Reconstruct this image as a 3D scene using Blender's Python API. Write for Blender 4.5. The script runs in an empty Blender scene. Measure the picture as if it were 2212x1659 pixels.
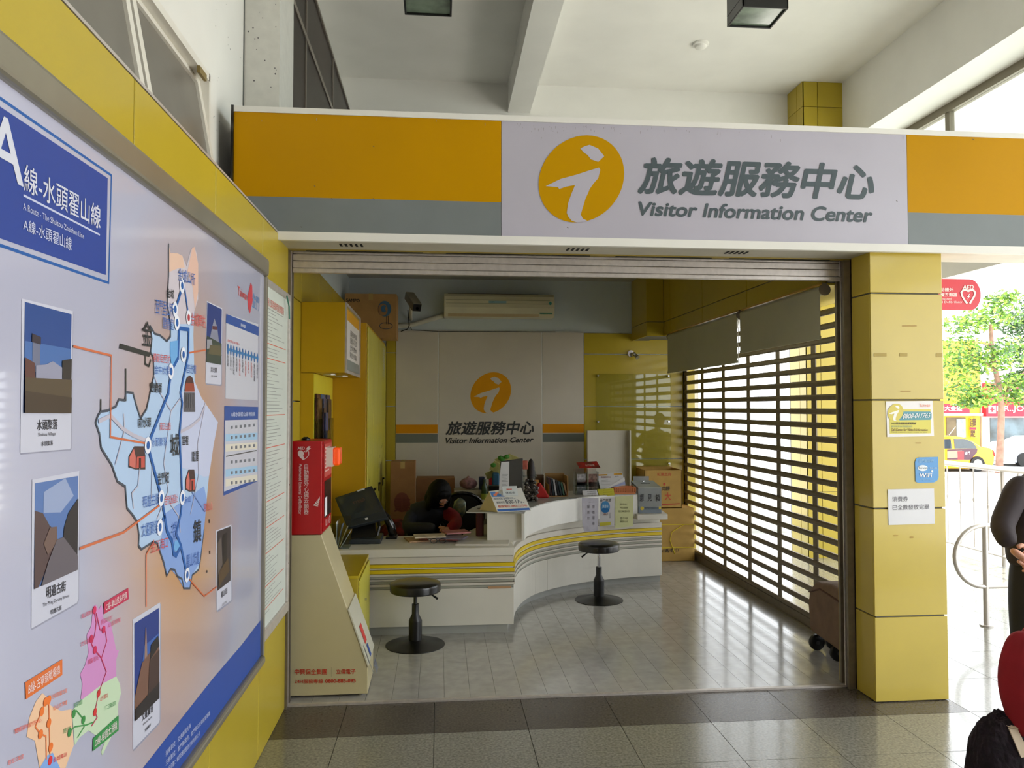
import bpy, bmesh, math, random
from mathutils import Vector, Matrix, noise
random.seed(7)
PI = math.pi
S = 1.2                     # every length below is in units of 1.2 m; the whole scene is scaled once at the end
COL = bpy.context.scene.collection

# ------------------------------------------------------------------ camera, world, sun, exposure
FPX, CX, CY = 1660.0, 1106.0, 829.5
Yc = Vector((-156, -50.5, -FPX)).normalized()
Xc = Vector((17678, -45.5, -FPX)); Xc = (Xc - Xc.dot(Yc) * Yc).normalized()
Zc = Xc.cross(Yc)
CAM = Vector((0.81, -4.13, 1.55))
cam = bpy.data.objects.new('camera', bpy.data.cameras.new('camera')); COL.objects.link(cam)
cam.data.sensor_width = 36; cam.data.lens = 36 * FPX / 2212; cam.data.clip_end = 500
cam.matrix_world = Matrix.Translation(CAM * S) @ Matrix((Xc, Yc, Zc)).to_4x4()
sc = bpy.context.scene; sc.camera = cam
sc.view_settings.view_transform = 'Standard'; sc.view_settings.look = 'None'
sc.view_settings.gamma = 1; sc.view_settings.use_curve_mapping = False
sc.view_settings.exposure = 0.38
w = bpy.data.worlds.new('sky'); sc.world = w; w.use_nodes = True
bg = w.node_tree.nodes['Background']; bg.inputs[0].default_value = (0.93, 0.97, 1.0, 1); bg.inputs[1].default_value = 3.5
sun = bpy.data.objects.new('sun', bpy.data.lights.new('sun', 'SUN')); COL.objects.link(sun)
sun.data.energy = 8.0; sun.data.angle = 0.02; sun.data.color = (1, .96, .88)
sun.rotation_euler = Vector((-0.42, -0.14, -1)).to_track_quat('-Z', 'Y').to_euler()

def ray(x, y):
    d = Vector((x - CX, CY - y, -FPX)); return Vector((Xc.dot(d), Yc.dot(d), Zc.dot(d)))
def on(x, y, ax, v):        # photograph pixel -> the point where that sight line meets the plane axis = v
    d = ray(x, y); return CAM + d * ((v - CAM[ax]) / d[ax])

# ------------------------------------------------------------------ materials
def lin(c):
    return tuple((v / 255 / 12.92) if v / 255 < .04045 else ((v / 255 + .055) / 1.055) ** 2.4 for v in c) + (1,)
MATS = {}
def mat(name, c, rough=.5, metal=0, var=.06, scale=6, bump=0, spec=.5, coat=0, emit=0, alpha=1, trans=0, c2=None, detail=3):
    if name in MATS: return MATS[name]
    m = bpy.data.materials.new(name); m.use_nodes = True; nt = m.node_tree; p = nt.nodes['Principled BSDF']
    col = lin(c); p.inputs['Roughness'].default_value = rough; p.inputs['Metallic'].default_value = metal
    p.inputs['Specular IOR Level'].default_value = spec; p.inputs['Coat Weight'].default_value = coat
    p.inputs['Coat Roughness'].default_value = .08
    if trans: p.inputs['Transmission Weight'].default_value = trans
    if alpha < 1: p.inputs['Alpha'].default_value = alpha
    if emit: p.inputs['Emission Color'].default_value = col; p.inputs['Emission Strength'].default_value = emit
    if var or bump:
        g = nt.nodes.new('ShaderNodeNewGeometry'); n = nt.nodes.new('ShaderNodeTexNoise')
        n.inputs['Scale'].default_value = scale; n.inputs['Detail'].default_value = detail
        nt.links.new(g.outputs['Position'], n.inputs['Vector'])
    if var:
        r = nt.nodes.new('ShaderNodeValToRGB'); r.color_ramp.elements[0].position = .3; r.color_ramp.elements[1].position = .7
        a = lin(c2) if c2 else tuple(v * (1 - var) for v in col[:3]) + (1,)
        r.color_ramp.elements[0].color = a
        r.color_ramp.elements[1].color = col if c2 else tuple(min(1, v * (1 + var)) for v in col[:3]) + (1,)
        nt.links.new(n.outputs['Fac'], r.inputs[0]); nt.links.new(r.outputs[0], p.inputs['Base Color'])
    else: p.inputs['Base Color'].default_value = col
    if bump:
        b = nt.nodes.new('ShaderNodeBump'); b.inputs['Strength'].default_value = bump; b.inputs['Distance'].default_value = .01
        nt.links.new(n.outputs['Fac'], b.inputs['Height']); nt.links.new(b.outputs[0], p.inputs['Normal'])
    MATS[name] = m; return m
def ink(c, rough=.45):      # a plain printed colour
    return mat('ink_%d_%d_%d_%d' % (tuple(int(v) for v in c) + (int(rough * 100),)), c, rough, var=0)
def clear(name, tint=(235, 240, 240), refl=.12, rough=.03):   # thin clear acrylic or glass
    if name in MATS: return MATS[name]
    m = bpy.data.materials.new(name); m.use_nodes = True; nt = m.node_tree; nt.nodes.clear()
    o = nt.nodes.new('ShaderNodeOutputMaterial'); mx = nt.nodes.new('ShaderNodeMixShader')
    t = nt.nodes.new('ShaderNodeBsdfTransparent'); gl = nt.nodes.new('ShaderNodeBsdfGlossy'); f = nt.nodes.new('ShaderNodeLayerWeight')
    f.inputs['Blend'].default_value = .5; pw = nt.nodes.new('ShaderNodeMath'); pw.operation = 'POWER'; pw.inputs[1].default_value = 4
    ma = nt.nodes.new('ShaderNodeMath'); ma.operation = 'MULTIPLY_ADD'; ma.inputs[1].default_value = .6; ma.inputs[2].default_value = refl * .6; ma.use_clamp = True
    t.inputs[0].default_value = lin(tint); gl.inputs['Roughness'].default_value = rough
    L = nt.links.new
    L(f.outputs['Facing'], pw.inputs[0]); L(pw.outputs[0], ma.inputs[0]); L(ma.outputs[0], mx.inputs[0]); L(t.outputs[0], mx.inputs[1]); L(gl.outputs[0], mx.inputs[2]); L(mx.outputs[0], o.inputs[0])
    MATS[name] = m; return m

YEL = mat('yellow_enamel', (186, 164, 48), .3, var=.05, scale=1.5, spec=.35, coat=.15)
GROUT = mat('grey_joint', (120, 120, 112), .8)
WHITE = mat('white_paint', (238, 236, 230), .6, var=.03, scale=2, bump=.05)
BLUEWHITE = mat('bluish_white_paint', (205, 215, 218), .6, var=.03, scale=2)
ALU = mat('brushed_aluminium', (206, 198, 192), .35, .45, var=.08, scale=30)
DKALU = mat('dark_weathered_aluminium', (126, 116, 100), .4, .4, var=.12, scale=20)
BLACK = mat('black_plastic', (18, 18, 19), .35, var=.1)
BLKGLOSS = mat('glossy_black_metal', (10, 10, 11), .14, .1, var=0, coat=.6)
DARK = mat('dark_void', (12, 12, 12), .9, var=0)
CARD = mat('brown_cardboard', (176, 136, 84), .85, var=.08, scale=9)
CARD2 = mat('kraft_cardboard', (196, 158, 84), .8, var=.06, scale=9)
CREAM = mat('cream_laminate', (222, 218, 206), .42, var=.025, scale=4)
GREY = mat('grey_laminate', (165, 166, 160), .5, var=.04)
PAPER = mat('white_paper', (232, 232, 236), .6, var=.02)
ACR = clear('clear_acrylic', refl=.10)

# ------------------------------------------------------------------ mesh builder
class B:
    def __init__(s): s.v = []; s.f = []; s.mi = []; s.ms = []
    def m(s, mt):
        if mt not in s.ms: s.ms.append(mt)
        return s.ms.index(mt)
    def add(s, vs, fs, mt):
        k = len(s.v); s.v += [tuple(v) for v in vs]; i = s.m(mt)
        for f in fs: s.f.append([k + a for a in f]); s.mi.append(i)
        return s
    def box(s, x0, x1, y0, y1, z0, z1, mt, M=None):
        x0, x1 = sorted((x0, x1)); y0, y1 = sorted((y0, y1)); z0, z1 = sorted((z0, z1))
        vs = [Vector((x, y, z)) for z in (z0, z1) for y in (y0, y1) for x in (x0, x1)]
        if M: vs = [M @ v for v in vs]
        return s.add(vs, [(0, 2, 3, 1), (4, 5, 7, 6), (0, 1, 5, 4), (2, 6, 7, 3), (0, 4, 6, 2), (1, 3, 7, 5)], mt)
    def prism(s, pts, vec, mt):        # planar polygon (3-D points) pushed along vec
        n = len(pts); vec = Vector(vec); a = [Vector(p) for p in pts]; b = [p + vec for p in a]
        return s.add(a + b, [list(range(n))[::-1], [n + i for i in range(n)]] + [(i, (i + 1) % n, n + (i + 1) % n, n + i) for i in range(n)], mt)
    def lathe(s, prof, c, mt, n=24, M=None):   # prof: (r, z) list, about a vertical axis at c
        vs = []; c = Vector(c)
        for r, z in prof:
            for k in range(n):
                v = Vector((r * math.cos(2 * PI * k / n), r * math.sin(2 * PI * k / n), z)); vs.append((M @ v if M else v) + c)
        fs = [(i * n + k, i * n + (k + 1) % n, (i + 1) * n + (k + 1) % n, (i + 1) * n + k) for i in range(len(prof) - 1) for k in range(n)]
        fs += [list(range(n))[::-1], [(len(prof) - 1) * n + k for k in range(n)]]
        return s.add(vs, fs, mt)
    def tube(s, pts, r, mt, n=8, closed=False):
        pts = [Vector(p) for p in pts]; N = len(pts); vs = []
        rr = r if isinstance(r, (list, tuple)) else [r] * N
        prev = None
        for i, p in enumerate(pts):
            a = pts[i - 1] if (i or closed) else p; b = pts[(i + 1) % N] if (i < N - 1 or closed) else p
            t = (b - a).normalized()
            if prev is None: u = t.orthogonal().normalized()
            else: u = (prev - prev.dot(t) * t).normalized()
            prev = u; w2 = t.cross(u)
            vs += [p + (u * math.cos(2 * PI * k / n) + w2 * math.sin(2 * PI * k / n)) * rr[i] for k in range(n)]
        R = N if closed else N - 1
        fs = [(i * n + k, i * n + (k + 1) % n, ((i + 1) % N) * n + (k + 1) % n, ((i + 1) % N) * n + k) for i in range(R) for k in range(n)]
        if not closed: fs += [list(range(n))[::-1], [(N - 1) * n + k for k in range(n)]]
        return s.add(vs, fs, mt)
    def ball(s, c, r, mt, n=12, k=8, f=None):
        c = Vector(c); r = (r, r, r) if not isinstance(r, (tuple, list)) else r; vs = []
        for i in range(1, k):
            for j in range(n):
                a = PI * i / k; b = 2 * PI * j / n; v = Vector((math.sin(a) * math.cos(b), math.sin(a) * math.sin(b), math.cos(a)))
                q = 1 + (f(v) if f else 0); vs.append(c + Vector((v.x * r[0], v.y * r[1], v.z * r[2])) * q)
        vs += [c + Vector((0, 0, r[2])), c - Vector((0, 0, r[2]))]; T = len(vs) - 2
        fs = [(i * n + j, (i + 1) * n + j, (i + 1) * n + (j + 1) % n, i * n + (j + 1) % n) for i in range(k - 2) for j in range(n)]
        fs += [(T, j, (j + 1) % n) for j in range(n)] + [(T + 1, (k - 2) * n + (j + 1) % n, (k - 2) * n + j) for j in range(n)]
        return s.add(vs, fs, mt)
WL = {}
def link(o, parent):
    COL.objects.link(o)
    if parent is not None: o.parent = parent
def make(b, name, parent=None, bevel=0, smooth=0, local=False, label=None, seg=2):
    off = Vector((0, 0, 0)) if (local or parent is None) else WL[parent.name]
    me = bpy.data.meshes.new(name); me.from_pydata([Vector(v) - off for v in b.v], [], b.f)
    for m in b.ms: me.materials.append(m)
    me.polygons.foreach_set('material_index', b.mi)
    bm = bmesh.new(); bm.from_mesh(me); bmesh.ops.recalc_face_normals(bm, faces=bm.faces); bm.to_mesh(me); bm.free()
    o = bpy.data.objects.new(name, me); link(o, parent); WL[o.name] = off
    if smooth: me.shade_smooth() if smooth >= 180 else me.set_sharp_from_angle(angle=math.radians(smooth))
    if smooth and smooth < 180:
        me.polygons.foreach_set('use_smooth', [True] * len(me.polygons))
    if bevel:
        k = o.modifiers.new('bevel', 'BEVEL'); k.width = bevel * S; k.segments = seg; k.limit_method = 'ANGLE'; k.angle_limit = .7
    if label: o['label'] = label
    return o
def thing(name, label, cat, loc=(0, 0, 0), rz=0, group=None):
    o = bpy.data.objects.new(name, None); link(o, None); o.empty_display_size = .05
    o.location = loc; o.rotation_euler = (0, 0, rz); o['label'] = label; o['category'] = cat
    if group: o['group'] = group
    WL[o.name] = Vector(loc); return o
def solo(b, name, label, cat, group=None, **k):
    """a thing that is one mesh: its origin is put at the base of its own box"""
    xs = [v[0] for v in b.v]; ys = [v[1] for v in b.v]; zs = [v[2] for v in b.v]
    c = Vector(((min(xs) + max(xs)) / 2, (min(ys) + max(ys)) / 2, min(zs))); b.v = [tuple(Vector(v) - c) for v in b.v]
    o = make(b, name, None, **k); o.location = c; o['label'] = label; o['category'] = cat; WL[o.name] = c
    if group: o['group'] = group
    return o
def struct(b, name, **k):
    o = make(b, name, None, **k); o['kind'] = 'structure'; return o
def dup(root, loc, rz=None, label=None):
    r = root.copy(); COL.objects.link(r); r.location = loc
    if rz is not None: r.rotation_euler = (0, 0, rz)
    if label: r['label'] = label
    for ch in list(root.children):
        c = ch.copy(); COL.objects.link(c); c.parent = r
        for g in ch.children:
            d = g.copy(); COL.objects.link(d); d.parent = c
    return r

# ------------------------------------------------------------------ flat print: polygons and lettering on a plane
GL = {}
def glyphs(s, off=0.0, shear=0.0, res=3, vert=False):
    key = (s, off, shear, res, vert)
    if key in GL: return GL[key]
    c = bpy.data.curves.new('lettering', 'FONT'); c.body = '\n'.join(s) if vert else s; c.offset = off; c.shear = shear; c.resolution_u = res
    if vert: c.align_x = 'CENTER'; c.space_line = .95
    o = bpy.data.objects.new('lettering', c); COL.objects.link(o)
    me = bpy.data.meshes.new_from_object(o.evaluated_get(bpy.context.evaluated_depsgraph_get()))
    vs = [(v.co.x, v.co.y) for v in me.vertices]; fs = [list(p.vertices) for p in me.polygons]
    bpy.data.objects.remove(o); bpy.data.curves.remove(c); bpy.data.meshes.remove(me)
    x0 = min(v[0] for v in vs); x1 = max(v[0] for v in vs); y0 = min(v[1] for v in vs); y1 = max(v[1] for v in vs)
    GL[key] = ([((x - x0) / (x1 - x0), (y - y0) / (y1 - y0)) for x, y in vs], fs, (x1 - x0) / (y1 - y0)); return GL[key]
class Plane:
    """a print surface: origin O, in-plane axes u (reading direction) and v (up)"""
    def __init__(s, O, u, v, b=None, gap=.0012):
        s.O = Vector(O); s.u = Vector(u).normalized(); s.v = Vector(v).normalized(); s.n = s.u.cross(s.v); s.b = b or B(); s.gap = gap; s.k = 0
    def px(s, x, y):
        d = ray(x, y); t = (s.O - CAM).dot(s.n) / d.dot(s.n); p = CAM + d * t - s.O; return (p.dot(s.u), p.dot(s.v))
    def w(s, a, b, L=1): return s.O + s.u * a + s.v * b + s.n * (s.gap * L + (s.k % 16) * .000015)
    def poly(s, pts, c, L=1, px=True):
        q = [s.px(*p) if px else p for p in pts]; s.k += 1
        s.b.add([s.w(a, b, L) for a, b in q], [list(range(len(q)))], c if isinstance(c, bpy.types.Material) else ink(c)); return s
    def line(s, pts, wd, c, L=2, px=True):
        q = [Vector(s.px(*p)) if px else Vector(p) for p in pts]; m = c if isinstance(c, bpy.types.Material) else ink(c)
        for i in range(len(q) - 1):
            d = q[i + 1] - q[i]
            if d.length < 1e-6: continue
            s.k += 1; d.normalize(); e = d * wd * .3; n = Vector((-d.y, d.x)) * wd / 2; a, b = q[i] - e, q[i + 1] + e
            s.b.add([s.w(*p, L) for p in (a - n, b - n, b + n, a + n)], [(0, 1, 2, 3)], m)
        return s
    def disc(s, c, rx, ry, col, L=2, px=True, n=20):
        c = s.px(*c) if px else c; s.k += 1
        s.b.add([s.w(c[0] + rx * math.cos(2 * PI * k / n), c[1] + ry * math.sin(2 * PI * k / n), L) for k in range(n)], [list(range(n))], ink(col)); return s
    def text(s, t, quad, c, L=3, off=0.0, shear=0.0, px=True, vert=False, res=3):
        """quad: top-left, top-right, bottom-right, bottom-left corners of the lettering"""
        q = [Vector(s.px(*p)) if px else Vector(p) for p in quad]; vs, fs, _ = glyphs(t, 0, shear, res, vert)
        n = max(1, round(len(t) if not vert else 1)); hh = (q[0] - q[3]).length; e = off * hh
        sh = [(0, 0)] if not off else [(e * math.cos(a), e * math.sin(a)) for a in [2 * PI * k / 6 + .3 for k in range(6)]]
        for dx, dy in sh:
            out = []; s.k += 1
            for x, y in vs:
                top = q[0].lerp(q[1], x); bot = q[3].lerp(q[2], x); r = bot.lerp(top, y); out.append(s.w(r.x + dx, r.y + dy, L))
            s.b.add(out, fs, c if isinstance(c, bpy.types.Material) else ink(c))
        return s
    def rtext(s, t, x0, x1, y0, y1, c, **k): return s.text(t, [(x0, y1), (x1, y1), (x1, y0), (x0, y0)], c, px=False, **k)
    def rect(s, x0, x1, y0, y1, c, L=1): return s.poly([(x0, y0), (x1, y0), (x1, y1), (x0, y1)], c, L, px=False)
    def done(s, name, parent, label=None): return make(s.b, name, parent, label=label)
def logo(P, x0, x1, y0, y1, disc_c, fig_c, L=2):
    """tilted yellow disc with the white brush-stroke i"""
    g = lambda x, y: (x0 + (x - 357) / 638 * (x1 - x0), y1 - (y - 1020) / 638 * (y1 - y0))
    ph = math.radians(9)
    P.poly([g(676 + 319 * math.cos(t), 1339 - 319 * math.sin(t + ph)) for t in [2 * PI * k / 48 for k in range(48)]], disc_c, L, px=False)
    P.poly([g(*p) for p in [(667, 1118), (700, 1102), (735, 1090), (800, 1115), (845, 1170), (800, 1212), (745, 1195), (722, 1165), (690, 1145)]], fig_c, L + 1, px=False)
    P.poly([g(*p) for p in [(410, 1400), (520, 1345), (640, 1310), (740, 1275), (805, 1255), (815, 1270), (800, 1330), (765, 1370), (735, 1412), (728, 1432), (705, 1480), (680, 1560), (668, 1600), (685, 1630), (715, 1643), (690, 1652), (640, 1658), (600, 1645), (575, 1615), (565, 1590), (575, 1520), (600, 1450), (628, 1385), (560, 1400), (510, 1418), (500, 1405)]], fig_c, L + 1, px=False)

def panels(name_wall, parent, u0, u1, v0, v1, us, vs, fn, mt, t=.012, g=.003):
    """yellow cladding: one panel object per cell; fn(u0,u1,v0,v1,t) -> box args"""
    U = [u0] + sorted(a for a in us if u0 < a < u1) + [u1]; V = [v0] + sorted(a for a in vs if v0 < a < v1) + [v1]
    for i in range(len(U) - 1):
        for j in range(len(V) - 1):
            b = B(); b.box(*fn(U[i] + g, U[i + 1] - g, V[j] + g, V[j + 1] - g, t), mt); make(b, 'panel', parent, bevel=.002, seg=1)

# ------------------------------------------------------------------ the hall: floor, ceiling, walls
STONE = mat('speckled_grey_granite', (136, 134, 124), .16, var=.35, scale=70, bump=.06, detail=6, spec=.7, coat=.3)
STONE_DK = mat('dark_brown_granite', (84, 78, 72), .25, var=.35, scale=70, bump=.06, detail=6)
PLANK = mat('grey_vinyl_plank', (174, 171, 167), .17, var=.10, scale=12, bump=.08, spec=.7, coat=.25)
b = B(); b.box(-.4, 6.5, -6.5, 6.5, -.35, -.008, GROUT); floor = struct(b, 'floor')
# granite tiles, one mesh shared by all whole tiles
def tile_mesh(w_, d_, m):
    b = B(); b.box(0, w_, 0, d_, -.008, 0, m); me = bpy.data.meshes.new('tile'); me.from_pydata(b.v, [], b.f); me.materials.append(m); return me
TX = .4525; tm = tile_mesh(TX - .003, TX - .003, STONE)
xs = [.336 + TX * k for k in range(-1, 13)]
def tile(me, x, y, sx=1, sy=1):
    o = bpy.data.objects.new('tile', me); link(o, floor); o.location = (x, y, 0); o.scale = (sx, sy, 1); return o
for x in xs:
    for k in range(4): tile(tm, x, -.818 - TX * (k + 1))
    tile(tm, x, -.818, 1, .413 / TX)
    if x < 3.4: tile(tile_mesh(TX - .003, .389, STONE_DK), x, -.404)
    else:
        for k in range(12): tile(tm, x, -.404 + TX * k)


# vinyl planks of the office floor
PW = .1386; k = 0
for i in range(25):
    x = .006 + PW * i; y = 0.012
    cuts = [.012] + [v for v in [((i * 37) % 10) / 10 * .9 + .4 + 1.0 * q for q in range(4)] if v < 3.6] + [3.85]
    for a, c in zip(cuts[:-1], cuts[1:]):
        b = B(); b.box(x + .0007, min(x + PW - .0007, 3.44), a + .0005, c - .0005, -.008, .006, PLANK); make(b, 'plank', floor)
b = B(); b.box(0.02, 3.09, -.014, .012, -.006, .009, ALU); make(b, 'threshold_strip', floor)
# hall ceiling with its beams
b = B(); b.box(-.6, 5.05, -6, 4.1, 4.965, 5.2, WHITE); ceiling = struct(b, 'ceiling')
b = B(); b.box(1.515, 1.75, -6, 3.85, 4.66, 4.97, WHITE); struct(b, 'trim_1')
b = B(); b.box(5.018, 5.40, -6, 4.1, 4.31, 5.2, WHITE); struct(b, 'trim_2')
# wall over and behind the office
b = B(); b.box(-.6, 3.56, 3.853, 4.05, -.3, 5.1, WHITE); b.box(3.56, 5.39, 3.853, 4.05, 2.75, 5.1, WHITE); wall_back = struct(b, 'wall_back')
# left wall: clad parapet, plaster wall with an opening above
b = B(); b.box(-.6, 0.006, -6, .02, -.02, 2.40, GROUT); wall_left = struct(b, 'wall_left')
fn = lambda u0, u1, v0, v1, t: (.004, .020, u0, u1, v0, v1)
panels('', wall_left, -5.1, 0.0, 0, 2.405, [-.625 - .7265 * k for k in range(8)], [], fn, YEL)
b = B(); b.box(-.6, .02, -6, .02, 2.405, 2.414, ALU); make(b, 'cap_strip', wall_left)
b = B()
b.box(-.6, -.28, -.45, .2, 2.41, 4.97, WHITE); b.box(-.6, -.28, -6, -.45, 3.11, 4.97, WHITE)
b.box(-.6, -.28, -6, -2.9, 2.41, 3.11, WHITE)
wl_up = struct(b, 'wall_left_upper')
b = B(); b.box(-.40, -.385, -2.9, -.45, 2.41, 3.11, mat('grey_backing', (120, 118, 112), .7)); make(b, 'reveal_panel', wl_up)
b = B(); b.box(-.6, -.275, .2, 3.86, 2.9, 4.97, WHITE); b.box(-.6, -.275, .2, .9, 2.41, 2.9, WHITE); b.box(-.275, -.085, .2, .6, 2.9, 4.97, mat('stained_white_panel', (214, 212, 204), .5, var=.05, scale=14)); struct(b, 'trim_3')
b = B(); b.tube([(-.28, .197, 2.6), (-.28, .197, 4.96)], .006, mat('dark_seam', (90, 92, 88), .7, var=0), 6); make(b, 'seam_line', wl_up)  # thin dark tube drawn for the gap line between wall and post
b = B(); rr = random.Random(12)      # dark specks and scuffs on the plaster and on the post
for k in range(46):
    if k % 2: x, y, z_ = rr.uniform(-.26, -.10), .1985, rr.uniform(2.95, 3.9)
    else: x, y, z_ = -.2790, rr.uniform(-.35, .15), rr.uniform(2.6, 3.9)
    a = rr.uniform(.002, .005)
    if k % 2: b.add([(x - a, y, z_), (x, y, z_ - a * 1.5), (x + a, y, z_), (x, y, z_ + a)], [(0, 1, 2, 3)], ink((90, 88, 90)))
    else: b.add([(x, y - a, z_), (x, y, z_ - a * 1.5), (x, y + a, z_), (x, y, z_ + a)], [(0, 1, 2, 3)], ink((90, 88, 90)))
make(b, 'scuff_marks', wl_up)['kind'] = 'stuff'
# yellow clad pillar at the back of the hall
b = B(); b.box(4.594, 5.018, 3.512, 3.9, -.3, 4.965, GROUT); pillar = struct(b, 'pillar')
for z0, z1 in ((4.70, 4.962), (4.125, 4.694), (3.55, 4.119), (2.975, 3.544), (2.4, 2.969), (1.82, 2.394), (1.25, 1.814), (.68, 1.244), (.0, .674)):
    for x0, x1 in ((4.583, 4.742), (4.748, 5.018)):
        b = B(); b.box(x0, x1, 3.5, 3.512, z0, z1, YEL); make(b, 'panel', pillar)
    for y0, y1 in ((3.5, 3.632), (3.638, 3.85)):
        b = B(); b.box(4.582, 4.594, y0, y1, z0, z1, YEL); make(b, 'panel', pillar)
# clerestory window over the street side
FRM = mat('olive_grey_window_frame', (128, 120, 104), .45, .3)
b = B(); b.box(5.40, 5.47, -6, 4.1, 4.235, 4.312, FRM); b.box(5.40, 5.47, -6, 4.1, 2.93, 3.0, FRM)
for y in (3.9, 2.40, 1.42, .45, -.5, -1.5, -2.6, -3.7, -4.8): b.box(5.41, 5.46, y - .03, y + .03, 3.0, 4.235, FRM)
win = struct(b, 'window_1')
ys = [3.9, 2.40, 1.42, .45, -.5, -1.5, -2.6, -3.7, -4.8]
for a, c in zip(ys[1:], ys[:-1]):
    b = B(); b.box(5.43, 5.436, a + .03, c - .03, 3.0, 4.235, clear('window_glass', refl=.03)); make(b, 'pane', win)
b = B(); b.box(5.36, 5.5, -6, 4.1, 2.72, 2.93, WHITE); struct(b, 'trim_4')
b = B(); b.box(5.40, 7.0, -6, 6.0, 4.42, 4.62, WHITE); struct(b, 'trim_5')     # eave outside the window

# awning sashes in the left wall, tilted outward
SASH = mat('white_sash', (232, 228, 218), .4, var=.03); FROST = mat('grey_window_film', (122, 118, 110), .3, var=.08, scale=3)
def sash(n, y0, y1):
    b = B(); top = Vector((-.345, 0, 3.095)); bot = Vector((-.225, 0, 2.44)); th = Vector((.028, 0, .005)); e = .045
    def bar(ya, yb, ta, tb):
        p = [top.lerp(bot, ta) + Vector((0, ya, 0)), top.lerp(bot, ta) + Vector((0, yb, 0)), top.lerp(bot, tb) + Vector((0, yb, 0)), top.lerp(bot, tb) + Vector((0, ya, 0))]
        b.prism(p, th, SASH)
    bar(y0, y1, 0, .07); bar(y0, y1, .93, 1); bar(y0, y0 + e, .07, .93); bar(y1 - e, y1, .07, .93)
    o = struct(b, 'window_%d' % n)
    g = B(); p = [top.lerp(bot, .07) + Vector((.012, y0 + e, 0)), top.lerp(bot, .07) + Vector((.012, y1 - e, 0)), top.lerp(bot, .93) + Vector((.012, y1 - e, 0)), top.lerp(bot, .93) + Vector((.012, y0 + e, 0))]
    g.prism(p, (.004, 0, 0), FROST); make(g, 'pane', o)
sash(2, -1.27, -.455); sash(3, -2.12, -1.30)
b = B(); b.box(-.33, -.27, -2.9, -.44, 3.08, 3.115, SASH); b.box(-.33, -.27, -.455, -.43, 2.41, 3.115, SASH); make(b, 'window_frame', wl_up)
b = B(); b.box(-.275, -.262, -.62, -.52, 3.05, 3.08, mat('brass_latch', (150, 130, 80), .5, .5)); make(b, 'latch', wl_up)

# dark glazed hoarding standing over the office on the left
dk = thing('glazed_screen', 'dark brown glazed screen above the fascia sign at the left wall', 'screen', (-.1, .3, 2.96))
DGL = mat('dark_brown_glass', (40, 30, 25), .3, var=.5, scale=1.6, spec=.12)
for z0, z1 in ((2.98, 4.06), (4.10, 4.52)):
    for y0, y1 in ((.34, 1.14), (1.16, 2.44), (2.46, 3.62)):
        b = B(); b.box(-.12, -.108, y0, y1, z0, z1, DGL); make(b, 'pane', dk)
for nm, a in (('top_rail', (-.125, -.095, .32, 3.64, 4.52, 4.545)), ('mullion', (-.122, -.1, .32, 3.64, 4.06, 4.10)), ('bottom_rail', (-.125, -.095, .32, 3.64, 2.96, 2.98)), ('post', (-.122, -.1, 2.44, 2.46, 2.98, 4.52)), ('post', (-.122, -.1, 1.14, 1.16, 2.98, 4.52)), ('post', (-.122, -.1, .32, .34, 2.98, 4.52)), ('post', (-.122, -.1, 3.62, 3.64, 2.98, 4.52))):
    b = B(); b.box(*a, mat('screen_frame', (150, 142, 132), .4, .5)); make(b, nm, dk)

# ceiling lamps and smoke detector
def box_lamp(x, y, z, label):
    t = thing('ceiling_lamp', label, 'ceiling lamp', (x, y, z), 0, None)
    b = B(); e = .012; w_, d_ = .14, .125
    b.box(-w_, w_, -d_, d_, .06, .30, BLACK); b.box(-w_, -w_ + e, -d_, d_, 0, .06, BLACK); b.box(w_ - e, w_, -d_, d_, 0, .06, BLACK)
    b.box(-w_, w_, -d_, -d_ + e, 0, .06, BLACK); b.box(-w_, w_, d_ - e, d_, 0, .06, BLACK); make(b, 'housing', t, local=True, bevel=.003)
    b = B(); b.box(-w_ + e, w_ - e, -d_ + e, d_ - e, .012, .018, mat('milky_lamp_glass', (120, 135, 118), .15, var=.3, scale=8, spec=.8)); make(b, 'glass', t, local=True)
    b = B(); b.tube([(0, 0, .30), (0, 0, 4.965 - z)], .018, BLACK, 8); b.box(-.06, .06, -.06, .06, 4.945 - z, 4.965 - z, BLACK); make(b, 'stem', t, local=True)
    return t
box_lamp(.735, .32, 3.9, 'black box ceiling lamp hanging left of the long ceiling beam')
box_lamp(2.712, .285, 3.9, 'black box ceiling lamp hanging over the white part of the fascia sign')
b = B(); b.lathe([(.028, 0), (.05, .012), (.055, .03), (.075, .035), (.075, .055)], (0, 0, 0), WHITE, 20)
b.v = [(x + 3.24, y + 2.79, z + 4.912) for x, y, z in b.v]; solo(b, 'smoke_detector', 'small white smoke detector on the hall ceiling', 'smoke detector', smooth=40)

# ------------------------------------------------------------------ front column with its notices
b = B(); b.box(3.105, 3.487, -.234, .06, -.02, 2.388, GROUT); column = struct(b, 'column')
zz = [0, .445, 1.014, 1.589, 2.159, 2.39]; BRD = mat('column_enamel', (200, 176, 66), .3, var=.05, scale=2.5, coat=.3)
for z0, z1 in zip(zz[:-1], zz[1:]):
    b = B(); b.box(3.093, 3.499, -.246, -.234, z0 + .004, z1 - .004, BRD); make(b, 'panel', column, bevel=.002, seg=1)
    b = B(); b.box(3.093, 3.105, -.2335, -.06, z0 + .004, z1 - .004, BRD); make(b, 'panel', column, bevel=.002, seg=1)
    b = B(); b.box(3.487, 3.499, -.2335, .06, z0 + .004, z1 - .004, BRD); make(b, 'panel', column, bevel=.002, seg=1)
    b = B(); b.box(3.068, 3.105, .052, .08, z0 + .004, z1 - .004, BRD); make(b, 'panel', column, bevel=.002, seg=1)
CF = lambda: Plane((0, -.2465, 0), (1, 0, 0), (0, 0, 1))
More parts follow.
